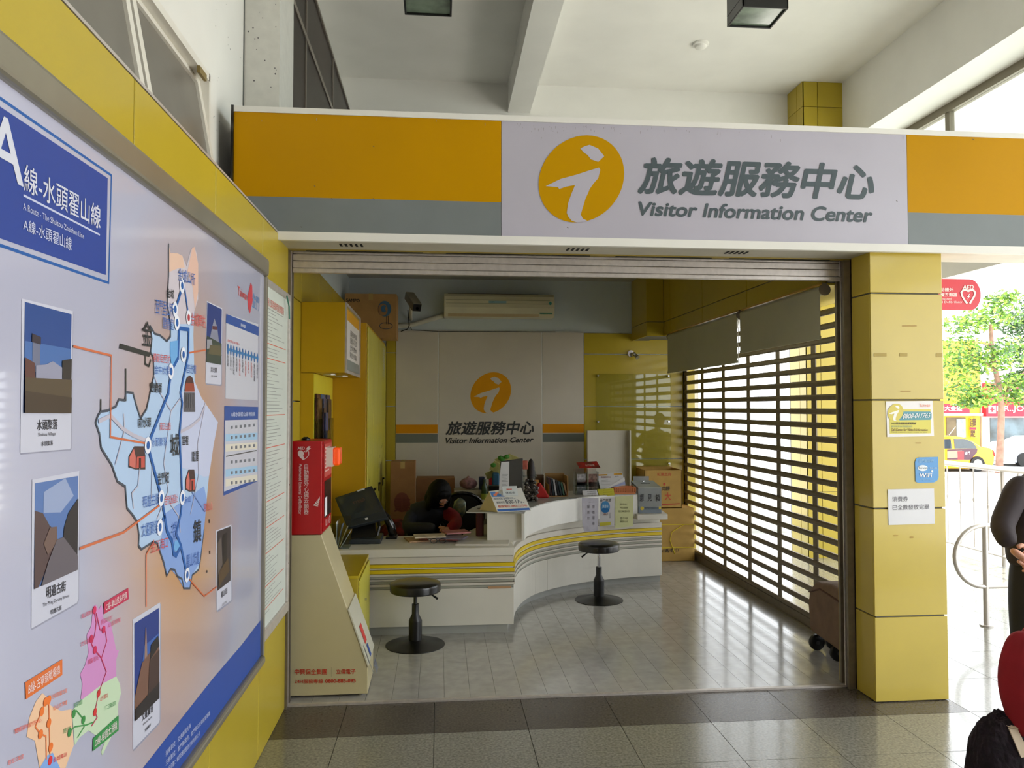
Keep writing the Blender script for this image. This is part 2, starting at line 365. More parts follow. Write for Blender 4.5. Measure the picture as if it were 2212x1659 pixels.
def sheet(P, pts, c, name, label, th=.0015):
    b = B(); q = [P.w(*P.px(*p), 0) for p in pts]; b.prism(q, P.n * th, c); return b
# tape remains on the column
P = CF()
for x0, y0, x1, y1 in ((1888, 763, 1915, 770), (1943, 763, 1960, 770), (2022, 763, 2036, 771)): P.poly([(x0, y0), (x1, y0), (x1, y1), (x0, y1)], (176, 150, 60))
for x0, y0, x1, y1 in ((1945, 844, 1967, 846), (1930, 1156, 1940, 1158), (1965, 1159, 1973, 1162), (1978, 956, 1990, 958), (1948, 703, 1980, 705)): P.poly([(x0, y0), (x1, y0), (x1, y1), (x0, y1)], (170, 130, 30))
P.done('tape_mark', column)
def notice(name, label, cat, corners, paper, P, draw, pname='print'):
    b = B(); b.prism([P.w(*P.px(*p), 1) for p in corners], P.n * .0014, paper)
    c = sum((Vector(v) for v in b.v), Vector()) / len(b.v); t = thing(name, label, cat, c)
    make(b, 'sheet', t); P2 = Plane(P.O + P.n * (P.gap + .0016), P.u, P.v, gap=.0006); draw(P2); make(P2.b, pname, t)
    return t
def d1(P):
    P.poly([(1921, 884), (2010, 884), (2011, 936), (1922, 937)], (226, 214, 90)); P.poly([(1950, 889), (2009, 889), (2012, 893), (2012, 903), (2009, 907), (1942, 908)], (92, 158, 172), 2)
    a = P.px(1917, 909); c = P.px(1951, 872); logo(P, a[0], c[0], a[1], c[1], (224, 206, 90), (250, 248, 240), 3)
    P.text('0800-011765', [(1951, 894), (2010, 892), (2008, 902), (1949, 904)], (250, 250, 250), 5, .01, .2)
    P.text('24小時旅遊諮詢服務熱線', [(1925, 912), (1979, 912), (1978, 917), (1925, 917)], (70, 50, 20), 5, .02)
    P.text('Call Center for Visitor\'s Information', [(1925, 925), (2004, 926), (2003, 931), (1925, 931)], (110, 70, 20), 5, .02, .2)
    P.text('Taiwan', [(1986, 872), (2009, 872), (2008, 879), (1985, 879)], (236, 140, 100), 5)
    P.text('提供旅客各項旅遊諮詢', [(1925, 919), (1970, 919), (1970, 923), (1925, 923)], (120, 150, 140), 5)
    P.text('Provide travel information around the island', [(1925, 932), (2002, 933), (2002, 935), (1925, 935)], (150, 140, 60), 5)
notice('phone_notice', 'yellow and white notice with a telephone number in a teal bar, on the column', 'notice', [(1913, 867), (2014, 866), (2017, 942), (1916, 944)], mat('notice_white', (240, 236, 234), .35, var=0), CF(), d1)
def d2(P):
    P.text('金門縣政府', [(1984, 992), (2017, 992), (2016, 999), (1984, 1000)], (150, 200, 235), 2, .01)
    P.disc((1993, 1011), .028, .016, (240, 246, 250), 2); P.text('Taiwan', [(1983, 1008), (2003, 1008), (2003, 1013), (1983, 1013)], (110, 120, 130), 3)
    P.text('無線上網', [(2008, 1009), (2023, 1009), (2023, 1013), (2008, 1013)], (190, 220, 240), 3)
    P.text('WiFi', [(1986, 1022), (2013, 1022), (2012, 1031), (1985, 1031)], (250, 250, 250), 3, .03)
    P.disc((2013, 1018), .006, .006, (240, 246, 250), 3); P.text('金門縣政府行銷科', [(1987, 1035), (2015, 1035), (2015, 1038), (1987, 1038)], (150, 200, 235), 3)
notice('wifi_sticker', 'blue sticker with white lettering and two rounded corners, on the column', 'sticker', [(1976, 998), (1979, 990), (1985, 988), (2026, 987), (2027, 1030), (2024, 1038), (2017, 1042), (1983, 1043), (1977, 1040)], mat('sticker_blue', (70, 150, 215), .3, var=0), CF(), d2)
def d3(P):
    P.text('消費券', [(1927, 1073), (1961, 1072), (1961, 1083), (1928, 1084)], (95, 92, 100), 2)
    P.text('已全數發放完畢', [(1928, 1091), (2007, 1089), (2007, 1100), (1928, 1102)], (95, 92, 100), 2)
notice('paper_notice', 'white paper sheet with two handwritten lines taped to the column', 'notice', [(1917, 1057), (2017, 1055), (2019, 1131), (1919, 1134)], PAPER, CF(), d3, 'handwriting')
# red defibrillator flag sign behind the column
fs = thing('flag_sign', 'red round-ended first aid flag sign sticking out behind the column', 'sign', (3.5, -.05, 2.18))
b = B(); c = on(2096, 636.5, 1, -.05); r = (on(2096, 603, 1, -.05) - on(2096, 670, 1, -.05)).length / 2
pts = [(3.5, -.05, c.z - r), (c.x, -.05, c.z - r)] + [(c.x + r * .72 * math.sin(t), -.05, c.z - r * math.cos(t)) for t in [PI * k / 14 for k in range(1, 14)]] + [(c.x, -.05, c.z + r), (3.5, -.05, c.z + r)]
b.prism(pts, (0, .018, 0), mat('sign_red', (222, 42, 56), .3, var=0)); make(b, 'panel', fs)
P = Plane((0, -.0505, 0), (1, 0, 0), (0, 0, 1)); Wt = (250, 240, 240)
P.text('AED', [(2080, 616), (2103, 616), (2102, 625), (2079, 625)], Wt, 2, .04)
P.line([(2091, 629), (2086, 626.5), (2080, 627), (2076, 632), (2078, 640), (2084, 650), (2088, 655)], .011, Wt); P.line([(2091, 629), (2096, 626.5), (2102, 627), (2106, 632), (2104, 640), (2098, 650), (2095, 655)], .011, Wt)
P.poly([(2093, 635), (2088, 642), (2091, 642), (2089, 647), (2095, 640), (2092, 640), (2095, 635)], Wt, 2)
P.text('自動體外', [(2022, 622), (2059, 622), (2059, 630), (2022, 630)], Wt, 2, .02); P.text('心臟去顫器', [(2022, 633), (2067, 632), (2067, 641), (2022, 641)], Wt, 2, .02)
P.text('Automated', [(2017, 644), (2055, 643), (2055, 648), (2017, 649)], Wt, 2); P.text('External Defibrillator', [(2010, 650), (2079, 650), (2079, 655), (2010, 655)], Wt, 2)
P.done('lettering', fs)

# ------------------------------------------------------------------ fascia sign
YS = -.30
fx = lambda x, y: on(x, y, 1, YS)
sg = thing('fascia_sign', 'long yellow, white and grey fascia sign with a round i logo over the opening', 'sign', (1.9, YS, 2.37))
zb_, zt_ = fx(1083, 510).z, fx(1083, 261).z; zm = fx(1083, 437).z
xl, xa, xb, xr = fx(505, 300).x, fx(1083, 400).x, fx(1960, 400).x, 5.0
SY = mat('sign_amber', (200, 146, 0), .35, var=.03, scale=2, spec=.12); SG = mat('sign_grey', (124, 130, 132), .35, var=.03); SW = mat('sign_white', (190, 186, 200), .32, var=.025, scale=3)
for nm, x0, x1, z0, z1, m in (('white_panel', xa, xb, zb_, zt_, SW), ('amber_panel', xl, xa, zm, zt_, SY), ('grey_panel', xl, xa, zb_, zm, SG), ('amber_panel', xb, xr, zm, zt_, SY), ('grey_panel', xb, xr, zb_, zm, SG)):
    b = B(); b.box(x0 + .001, x1 - .001, YS, YS + .02, z0, z1, m); make(b, nm, sg)
b = B(); b.box(xl, xr, YS - .006, YS + .3, zt_, zt_ + .028, WHITE); make(b, 'top_trim', sg)
b = B(); b.box(xl, xr, YS - .006, YS + .02, 2.37, zb_, WHITE); b.box(-.02, xr, YS + .02, -.02, 2.378, 2.388, mat('soffit_white', (196, 192, 176), .5)); make(b, 'bottom_trim', sg)
b = B(); b.box(xl - .012, xl, YS - .01, YS + .3, 2.44, zt_ + .03, BLKGLOSS); make(b, 'end_cap', sg)
b = B(); b.box(xl, xr, YS + .02, YS + .24, 2.42, zt_, GROUT); make(b, 'backing_box', sg)
P = Plane((0, YS - .001, 0), (1, 0, 0), (0, 0, 1))
g0 = P.px(1060 + 357 / 3.456, 479); g1 = P.px(1060 + 995 / 3.456, 295); logo(P, g0[0], g1[0], g0[1], g1[1], mat('logo_amber', (202, 150, 0), .35, var=0, spec=.12), mat('logo_white', (192, 188, 202), .32, var=0), 1)
P.done('logo', sg)
P = Plane((0, YS - .001, 0), (1, 0, 0), (0, 0, 1)); LG = (76, 88, 94)
P.text('旅遊服務中心', [(1383, 341), (1889, 357), (1885, 431), (1379, 417)], LG, 1, .034, .16, res=4)
P.text('Visitor Information Center', [(1380, 436), (1884, 450), (1884, 480), (1380, 465)], LG, 1, .042, .2, res=6)
P.done('lettering', sg)
P = Plane((0, YS - .001, 0), (1, 0, 0), (0, 0, 1))      # grime specks
rr = random.Random(3)
for k in range(60):
    x = 1085 + abs(rr.gauss(0, 1)) * 260 if rr.random() < .75 else rr.uniform(520, 2200); x = min(x, 1950) if x > 1083 else x
    y = 264 + (x - 1083) * .033 + abs(rr.gauss(0, 9)); h = rr.uniform(1, 6)
    P.poly([(x, y), (x + 1, y), (x + .8, y + h), (x + .2, y + h)], (150, 144, 148))
for x, y in ((649, 489), (678, 401), (805, 315), (1224, 490), (1590, 410), (1935, 433), (2100, 300), (805, 428), (715, 428)): P.poly([(x, y), (x + 3, y + 1), (x + 4, y + 3), (x + 1, y + 2)], (90, 86, 80))
P.done('grime', sg)['kind'] = 'stuff'
# slotted vents in the soffit
for cx in (.30, 1.47, 2.33):
    b = B()
    for k in range(5): b.box(cx + k * .026, cx + .012 + k * .026, -.20, -.14, 2.376, 2.3785, DARK)
    make(b, 'vent_slot', sg)
# rolled shutter hanging in the opening, guides at both jambs
ro = thing('roller_shutter', 'raised silver roller shutter edge hanging under the fascia sign', 'roller shutter', (1.5, .02, 2.26))
for z0, z1, y0 in ((2.262, 2.285, -.012), (2.287, 2.325, -.004), (2.327, 2.362, -.004), (2.364, 2.376, .0), (2.378, 2.42, .004)):
    b = B(); b.box(.035, 3.06, y0, y0 + .03, z0, z1, ALU); make(b, 'slat', ro, bevel=.004)
b = B(); b.box(.01, 3.09, -.055, -.02, 2.372, 2.384, mat('shutter_slot_yellow', (150, 130, 50), .5)); make(b, 'slot_frame', ro)
b = B()
for x0, x1 in ((.11, .72), (.84, 1.62), (1.76, 2.3), (2.4, 2.98)): b.box(x0, x1, -.048, -.03, 2.3705, 2.3725, DARK)
make(b, 'slot', ro)
for x0, x1, lab in ((.0, .032, 'left'), (3.055, 3.093, 'right')):
    b = B(); b.box(x0, x1, -.05, -.03, 0, 2.375, DKALU); b.box(x0, x1, .03, .05, 0, 2.375, DKALU); b.box(x0 + (0 if lab == 'left' else .03), x0 + (.006 if lab == 'left' else .038), -.03, .03, 0, 2.375, DKALU)
    b.box(x0, x1, -.012, -.004, 0, 2.375, ALU); make(b, 'guide_rail', ro)

# ------------------------------------------------------------------ the office: shell
b = B(); b.box(-.3, 3.5, -.04, 3.86, 2.88, 3.0, mat('office_ceiling', (190, 190, 186), .6)); struct(b, 'ceiling_office')
b = B(); b.box(-.3, -.12, .02, 3.86, -.02, 2.88, BLUEWHITE); wlo = struct(b, 'wall_left_office')
for y0, y1 in ((.05, .926), (.932, 1.66), (1.666, 2.39), (2.396, 3.12), (3.126, 3.80)):
    for z0, z1 in ((.0, .442), (.448, 1.011), (1.017, 1.586), (1.592, 2.226), (2.232, 2.55)):
        b = B(); b.box(-.12, -.085, y0, y1, z0, z1, YEL); make(b, 'panel', wlo, bevel=.002, seg=1)
b = B(); b.box(-.12, 3.45, 3.835, 3.852, 0, 2.88, BLUEWHITE); wbo = struct(b, 'wall_back_office')
bx = lambda x, y=900: on(x, y, 1, 3.82).x
bz = lambda y, x=1060: on(x, y, 1, 3.82).z
PNL = mat('cream_wall_panel', (206, 198, 184), .45, var=.03, scale=3); OCH = mat('amber_stripe', (216, 142, 4), .5, var=0, spec=.15); SGR = mat('grey_stripe', (112, 118, 112), .45, var=0)
for x0, x1 in ((bx(855), bx(945.5)), (bx(947.5), bx(1170)), (bx(1172), bx(1261))):
    b = B(); b.box(x0, x1, 3.82, 3.835, 0, bz(717), PNL); o = make(b, 'panel', wbo, bevel=.002, seg=1)
for xs_ in (946.5, 1171):
    b = B(); b.box(bx(xs_) - .006, bx(xs_) + .006, 3.822, 3.835, 0, bz(717), mat('bright_joint_strip', (225, 225, 220), .3, .5)); make(b, 'joint_strip', wbo)
b = B(); b.box(bx(855), bx(1262), 3.818, 3.835, bz(717), bz(717) + .012, mat('bright_joint_strip', (225, 225, 220), .3, .5)); make(b, 'joint_strip', wbo)
for x0, x1 in ((bx(855), bx(945.5)), (bx(1172), bx(1261))):
    for m, y0, y1 in ((OCH, 917, 935.5), (SGR, 937, 955.5)):
        b = B(); b.box(x0, x1, 3.818, 3.82, bz(y1), bz(y0), m); make(b, 'stripe', wbo)
P = Plane((0, 3.8195, 0), (1, 0, 0), (0, 0, 1))
lo_ = thing('wall_logo', 'round amber i logo and dark lettering on the cream back wall', 'wall sign', (bx(1060), 3.815, bz(960)))
logo(P, bx(1016), bx(1104), bz(893), bz(804), mat('logo_ochre', (222, 152, 8), .3, var=.04, spec=.2), mat('logo_cream', (206, 198, 184), .45, var=0), 1); P.done('logo', lo_)
P = Plane((0, 3.8195, 0), (1, 0, 0), (0, 0, 1))
P.text('旅遊服務中心', [(966, 911), (1154, 910), (1152, 938), (963, 939)], (48, 50, 52), 2, .03, .16); P.text('Visitor Information Center', [(963, 946), (1153, 944), (1151, 955), (962, 958)], (40, 40, 40), 2, .035, .2)
P.done('lettering', lo_)
zz2 = [0, 1.006, 1.559, 2.11, bz(717)]
for z0, z1 in zip(zz2[:-1], zz2[1:]):
    b = B(); b.box(bx(1262), 3.42, 3.82, 3.835, z0 + .004, z1 - .004, YEL); make(b, 'panel', wbo, bevel=.002, seg=1)
    b = B(); b.box(.262, bx(855) - .004, 3.82, 3.835, z0 + .004, z1 - .004, YEL); make(b, 'panel', wbo, bevel=.002, seg=1)
# yellow box over the grille shutter and the pier at the corner
b = B(); b.box(3.012, 3.5, .05, 3.835, 2.262, 2.88, GROUT); wr = struct(b, 'wall_right_office')
for y0, y1 in ((-.0, 1.176), (1.184, 2.114), (2.122, 3.02), (3.028, 3.235)):
    for z0, z1 in ((2.262, 2.386), (2.393, 2.878)):
        b = B(); b.box(3.0, 3.012, max(y0, .06), y1, z0, z1, YEL); make(b, 'panel', wr, bevel=.002, seg=1)
b = B(); b.box(3.0, 3.45, .06, 3.235, 2.25, 2.262, YEL); make(b, 'soffit_panel', wr)
for z0, z1 in ((2.25, 2.386), (2.393, 2.878)):
    b = B(); b.box(2.828, 2.84, 3.247, 3.83, z0, z1, YEL); make(b, 'panel', wr, bevel=.002, seg=1)
    b = B(); b.box(2.828, 2.999, 3.235, 3.247, z0, z1, YEL); make(b, 'panel', wr, bevel=.002, seg=1)
b = B(); b.box(2.84, 3.012, 3.247, 3.835, 2.255, 2.88, GROUT); make(b, 'pier_core', wr)
b = B(); b.box(3.39, 3.5, 3.80, 3.86, 0, 2.3, YEL); make(b, 'jamb', wr)

# grille shutter along the right side
gr = thing('grille_shutter', 'dark aluminium grille shutter with rows of rectangular slots on the right', 'shutter', (3.4, 2.0, 0))
pitch = .0953; webs = [.42 + .57 * k for k in range(6)]; y_a, y_b = .17, 3.80
def row_mesh():
    b = B(); z = .0
    # bar: a shallow curved profile below each row of slots, then the webs between slots
    prof = [(-.010, 0), (-.016, .010), (-.016, .028), (-.010, .040), (.006, .040), (.010, .028), (.010, .010), (.006, 0)]
    b.prism([(x, y_a, z_) for x, z_ in prof], (0, y_b - y_a, 0), DKALU)
    for wy in [y_a + .03] + webs + [y_b - .03]:
        b.box(-.005, .003, wy - .032, wy + .032, .038, pitch, DKALU)
    return b
rb = row_mesh(); b0 = None
for k in range(23):
    z = .113 - .041 + pitch * k
    if b0 is None: b0 = make(rb, 'slat', gr, local=True); o = b0
    else: o = b0.copy(); COL.objects.link(o)
    o.location = (0, -2.0, z)
b = B(); b.box(3.385, 3.412, y_a, y_b, .0, .074, DKALU); b.box(3.375, 3.42, y_a, y_b, .0, .015, DKALU); make(b, 'bottom_rail', gr)
b = B(); b.box(3.38, 3.42, 3.80, 3.83, 0, 2.25, mat('rail_black', (40, 36, 30), .5, .3)); make(b, 'guide_rail', gr)
b = B(); b.box(3.38, 3.42, .15, .175, 0, 2.25, DKALU); make(b, 'guide_rail', gr)

# roller blinds in front of the grille
BLF = mat('olive_grey_blind', (182, 180, 156), .8, var=.04, scale=3)
def blind(y0, y1, zb, lab):
    t = thing('roller_blind', lab, 'blind', (2.98, (y0 + y1) / 2, zb))
    b = B(); b.tube([(3.0, y0, 2.222), (3.0, y1, 2.222)], .026, BLF, 16); make(b, 'roll', t, smooth=40)
    b = B(); b.box(2.974, 2.977, y0 + .01, y1 - .01, zb, 2.225, BLF); make(b, 'fabric', t)
    b = B(); b.box(2.970, 2.981, y0 + .01, y1 - .01, zb - .004, zb + .016, BLF); make(b, 'hem_bar', t)
    for y in (y0, y1):
        b = B(); b.tube([(3.0, y - .004, 2.222), (3.0, y + .004, 2.222)], .034, DKALU, 16); b.box(2.985, 3.012, y - .003, y + .003, 2.222, 2.262, DKALU); make(b, 'bracket', t)
    b = B(); b.box(2.985, 3.0, y0, y1, 2.252, 2.262, mat('valance_gloss', (215, 170, 80), .2, .2)); make(b, 'valance', t)
blind(1.295, 3.03, 1.878, 'olive roller blind nearer the back wall, pulled lower, over the grille')
blind(.06, 1.255, 1.943, 'olive roller blind nearer the doorway, pulled less far down, over the grille')
b = B(); b.tube([(2.97, 1.275, 2.2)] + [(2.97 + .003 * (k % 2), 1.275, 2.2 - .03 * k) for k in range(1, 12)], .003, mat('white_cord', (230, 230, 220), .5), 5); solo(b, 'blind_cord', 'white beaded pull cord hanging between the two blinds', 'cord')

# ------------------------------------------------------------------ tower, locker, boxes on the left
tw = thing('display_tower', 'yellow built-in tower with a glass fronted poster box on top', 'cabinet', (.05, .93, 0))
TY = mat('tower_yellow', (196, 158, 14), .4, var=.03, coat=.1); TYL = mat('tower_side_yellow', (222, 206, 50), .4, var=.03)
b = B(); b.box(-.085, -.004, .93, 1.82, 0, 1.772, TY); make(b, 'side_panel', tw)
b = B(); b.box(-.0035, -.0005, .94, 1.81, 0, 1.77, TYL); make(b, 'recess_lining', tw)
b = B(); b.box(-.085, .195, .93, 1.82, 1.775, 2.233, TY); make(b, 'poster_box', tw, bevel=.002)
b = B(); P = Plane((.1955, 0, 0), (0, 1, 0), (0, 0, 1))
P.rect(.96, 1.79, 1.80, 2.20, (232, 226, 220)); P.rect(.96, 1.79, 2.13, 2.20, (230, 168, 20), 2); P.rect(.96, 1.79, 1.80, 1.87, (140, 146, 140), 2)
for k in range(4): P.rtext(('服務時間', '08:00-17:30', '全年無休', '歡迎光臨')[k], 1.2, 1.6, 2.04 - k * .05, 2.08 - k * .05, (90, 90, 88))
P.done('poster', tw)
b = B()
for a in ((.93, 1.82, 2.213, 2.233), (.93, 1.82, 1.775, 1.795), (.93, .955, 1.795, 2.213), (1.795, 1.82, 1.795, 2.213)): b.box(.196, .206, a[0], a[1], a[2], a[3], ALU)
make(b, 'frame', tw)
for x, y in ((.06, 1.2), (.11, 1.45)):
    b = B(); b.lathe([(.045, 0), (.045, .006), (.03, .006)], (x, y, 1.769), mat('downlight_ring', (215, 212, 205), .3, .4), 20); make(b, 'downlight', tw, smooth=40)
lk = thing('locker', 'tall yellow steel locker with scratched doors behind the poster tower', 'locker', (.09, 2.8, 0))
LY = mat('locker_end_yellow', (196, 150, 6), .42, var=.03); LD = mat('locker_door_yellow', (206, 196, 70), .35, var=.05, scale=3)
b = B(); b.box(-.085, .25, 1.822, 3.80, 0, 2.2, LY); make(b, 'body', lk, bevel=.004)
ys_ = [1.85, 2.33, 2.82, 3.30, 3.79]
for a, c in zip(ys_[:-1], ys_[1:]):
    b = B(); b.box(.251, .262, a + .004, c - .004, .03, 2.17, LD); dr = make(b, 'door', lk, bevel=.003)
    b = B(); b.box(.262, .280, a + .06, a + .12, .86, .875, BLACK); b.box(.262, .270, a + .06, a + .085, .80, .875, BLACK); make(b, 'handle', dr)
P = Plane((.263, 0, 0), (0, 1, 0), (0, 0, 1)); rr = random.Random(5)
P.text('旅遊資料', [(826, 748), (831, 752), (831, 818), (826, 816)], (225, 225, 210), 1, .0, vert=True)
for k in range(9):
    y = 1.9 + rr.random() * 1.8; z = .75 + rr.random() * .45; P.rect(y, y + .02, z, z + .03, (70, 72, 30))
P.done('scratch_mark', lk)['kind'] = 'stuff'

def carton(name, label, x0, x1, y0, y1, z0, z1, m, flaps=None, tape=True, prints=None, group=None, rz=0):
    cx, cy = (x0 + x1) / 2, (y0 + y1) / 2; t = thing(name, label, 'carton', (cx, cy, z0), 0, group)
    b = B(); b.box(x0, x1, y0, y1, z0, z1, m); make(b, 'body', t, bevel=.004)
    if tape: b = B(); b.box(cx - .02, cx + .02, y0 - .001, y1 + .001, z1 - .06, z1 + .001, mat('packing_tape', (190, 160, 100), .25, var=.02)); make(b, 'tape', t)
    if flaps:
        b = B(); b.box(x0, x1, y0 - .001, y0 + .003, z1, z1 + .004, m); make(b, 'rim', t)
    if prints:
        P = Plane((0, y0 - .0015, 0), (1, 0, 0), (0, 0, 1)); prints(P); P.done('print', t)
    return t
def pf(P):
    P.text('SAMPO', [(748, 645), (777, 646), (777, 653), (748, 652)], (30, 26, 24), 1, .03)
    c0 = (831, 667); B_ = (60, 100, 130)
    P.disc(c0, .062, .075, B_, 1); P.disc((827, 669), .045, .058, (150, 112, 72), 2); P.disc((829, 667), .026, .034, B_, 3); P.disc((834, 667), .010, .018, (150, 112, 72), 4)
    P.line([(835, 683), (835, 700)], .006, (80, 62, 44)); P.line([(839, 683), (839, 700)], .006, (80, 62, 44))
    q = P.px(834, 704); P.line([(q[0] + .06 * math.cos(t), q[1] + .03 * math.sin(t)) for t in [2 * PI * k / 16 for k in range(17)]], .005, (60, 80, 96), px=False)
carton('fan_carton', 'brown fan carton with a blue fan drawing on top of the yellow locker', -.085, .40, 3.2, 3.5, 2.205, 2.625, CARD, prints=pf)

# brochure pockets on the tower
def pocket(x, y, z, h, w_, label, cols):
    t = thing('brochure_pocket', label, 'brochure holder', (x, y, z)); e = .004
    b = B(); b.box(x, x + .003, y, y + w_, z, z + h, ACR); b.box(x + .035, x + .038, y, y + w_, z, z + h * .62, ACR); b.box(x, x + .038, y, y + .003, z, z + h * .62, ACR); b.box(x, x + .038, y + w_ - .003, y + w_, z, z + h * .62, ACR); b.box(x, x + .038, y, y + w_, z, z + .003, ACR)
    make(b, 'pocket', t)
    for k, c in enumerate(cols):
        b = B(); b.box(x + .006 + .011 * k, x + .014 + .011 * k, y + .008, y + w_ - .008, z + .006, z + h * 1.08 - .03 * k, mat('brochure_%d_%d_%d' % c, c, .3, var=.5, scale=22, c2=tuple(int(v * .45) for v in c))); make(b, 'brochure', t)
    return t
pocket(.0, .95, 1.25, .36, .17, 'clear pocket of dark red brochures, nearest of the upper row on the tower', [(92, 52, 50), (120, 90, 60)])
pocket(.0, 1.18, 1.25, .36, .17, 'clear pocket of sky blue brochures, middle of the upper row on the tower', [(80, 120, 180), (60, 80, 130)])
pocket(.0, 1.41, 1.25, .36, .17, 'clear pocket of blue and grey brochures, farthest of the upper row on the tower', [(70, 90, 150), (70, 60, 70)])
pocket(.04, 1.0, 1.2, .32, .14, 'small clear pocket standing out from the tower with purple leaflets', [(90, 70, 84), (60, 80, 140)])
pocket(.0, 1.3, .84, .34, .17, 'clear pocket with dark leaflets, lower row on the tower', [(50, 52, 60)])
pocket(.0, 1.05, .84, .34, .17, 'empty looking clear pocket behind the red defibrillator box, lower row', [(60, 56, 66)])
def fanned(t, x, y, z):
    for k in range(4):
        b = B(); M = Matrix.Translation((x + .01 * k, y, z)) @ Matrix.Rotation(.18 * k, 4, 'Y'); b.box(0, .004, 0, .08, 0, .17 - .015 * k, mat('leaflet_%d' % k, ((225, 225, 228), (150, 165, 200), (215, 205, 180), (200, 205, 215))[k], .4, var=.25, scale=30), M); make(b, 'leaflet', t)
lh = thing('leaflet_holder', 'clear leaflet holder with fanned white leaflets behind the red defibrillator box', 'brochure holder', (.10, 1.25, .592))
b = B(); b.box(.07, .20, 1.20, 1.204, .592, .76, ACR); b.box(.07, .20, 1.30, 1.304, .592, .80, ACR); b.box(.07, .20, 1.204, 1.30, .592, .596, ACR); make(b, 'pocket', lh); fanned(lh, .11, 1.21, .60)

# ------------------------------------------------------------------ defibrillator cabinet
ae = thing('defibrillator_cabinet', 'cream wedge stand with a red defibrillator box on top, just inside the opening', 'defibrillator', (.22, .24, 0))
CR = mat('cream_metal', (196, 184, 144), .35, var=.02); RD = mat('cabinet_red', (184, 14, 20), .32, var=.02)
b = B(); b.prism([(.018, .08, .02), (.43, .08, .02), (.43, .08, .16), (.181, .08, .868), (.018, .08, .868)], (0, .34, 0), CR); make(b, 'stand', ae, bevel=.004)
sl_ = lambda t, o: (.181 + .249 * t + .943 * o, .868 - .708 * t + .332 * o)
b = B(); b.prism([(sl_(.56, .001)[0], .076, sl_(.56, .001)[1]), (sl_(.56, .008)[0], .076, sl_(.56, .008)[1]), (sl_(.99, .008)[0], .076, sl_(.99, .008)[1]), (sl_(1.0, .001)[0], .076, sl_(1.0, .001)[1])], (0, .348, 0), mat('cream_metal_light', (208, 204, 184), .3, var=.02))
make(b, 'leaflet_tray', ae)
b = B(); b.box(.018, .181, .08, .42, .870, 1.369, RD); make(b, 'box', ae, bevel=.004)
b = B(); b.box(.182, .188, .10, .40, .885, 1.365, RD); make(b, 'door', ae)
b = B(); b.box(.189, .191, .13, .37, .95, 1.15, mat('dark_window', (62, 44, 42), .12, var=.4, scale=8)); make(b, 'window', ae)
b = B(); b.box(.1915, .193, .12, .20, .96, 1.06, PAPER); make(b, 'instruction_card', ae)
P = Plane((.1885, 0, 0), (0, 1, 0), (0, 0, 1))
P.rect(.11, .39, 1.17, 1.35, (206, 84, 76))
for k, wd in enumerate((.2, .16, .05, .14, .12, .2, .15)): P.rect(.13, .13 + wd, 1.325 - k * .021, 1.333 - k * .021, (240, 200, 196), 2)
P.rtext('取出', .15, .22, .90, .94, (240, 190, 190)); P.rtext('AED', .26, .34, .90, .94, (240, 190, 190)); P.done('door_print', ae)['kind'] = 'stuff'
b = B(); b.box(.19, .225, .17, .30, 1.225, 1.33, CREAM); make(b, 'beacon_base', ae)
b = B(); b.box(.226, .262, .18, .29, 1.23, 1.328, mat('orange_beacon', (255, 84, 10), .15, var=.08, coat=.5, emit=.25)); make(b, 'beacon', ae, bevel=.01)
b = B(); b.lathe([(.024, 0), (.024, .008), (.012, .018)], (.075, .2, 1.37), BLACK, 16); make(b, 'cap', ae, smooth=40)
for x in (.06, .39):
    for y in (.12, .38): b = B(); b.lathe([(.016, .007), (.016, .022)], (x, y, .0), mat('chrome', (200, 200, 205), .15, .9, var=0), 12); make(b, 'foot', ae)
AF = lambda: Plane((0, .0785, 0), (1, 0, 0), (0, 0, 1)); P = AF(); WR = (232, 206, 202)
P.text('AED', [(643, 965), (658, 965), (658, 971), (643, 971)], WR, 1, .03); P.poly([(666, 964), (671, 964), (668, 968), (672, 968), (659, 979), (664, 971), (660, 971)], WR)
P.poly([(656, 977), (652, 973), (647, 973), (643.5, 977), (644, 983), (648, 988), (655, 994), (657, 990), (655, 984), (657, 981)], WR)
P.line([(657, 976), (662, 973), (667, 976), (667, 983), (662, 989), (656, 993)], .003, WR)
P.text('自動體外心臟去顫器', [(656, 1002), (667, 1002), (667, 1111), (656, 1111)], WR, 1, .0, vert=True)
a_, c_ = P.px(646, 1002), P.px(652, 1111)
P.text('Automated External Defibrillator', [(c_[0], a_[1]), (c_[0], c_[1]), (a_[0], c_[1]), (a_[0], a_[1])], WR, 1, 0.01, px=False)
for k in range(5): P.poly([(676 + k * 3.4, 1093 - k * 4.4), (680 + k * 3.2, 1086 - k * 3.2), (690, 1086 + k * .2 - (4 - k) * 0), (687, 1093)] if 0 else [(677 + k * 3, 1092 - k * 4), (679 + k * 3, 1088.5 - k * 4), (688 + k * .7, 1092 - k * 3.3 + 1), (686 + k * .7, 1094 - k * 3.3)], WR)
P.done('print', ae)
P = AF(); RR = (196, 50, 34)
P.text('中興保全集團', [(637, 1445), (706, 1445), (706, 1457), (637, 1457)], RR, 1, .012); P.text('立偉電子', [(726, 1445), (768, 1445), (768, 1456), (726, 1456)], RR, 1, .012)
P.text('24H服務專線', [(637, 1467), (698, 1467), (698, 1476), (637, 1476)], RR, 1, .01); P.text('0800-885-095', [(703, 1467), (768, 1466), (768, 1474), (703, 1475)], RR, 1, .03); P.line([(716, 1441), (716, 1462)], .001, (90, 80, 70))
P.done('lettering', ae)
n = Vector((.181 - .43, 0, .868 - .16)).normalized(); P = Plane((.4395, 0, .16), (0, 1, 0), n)
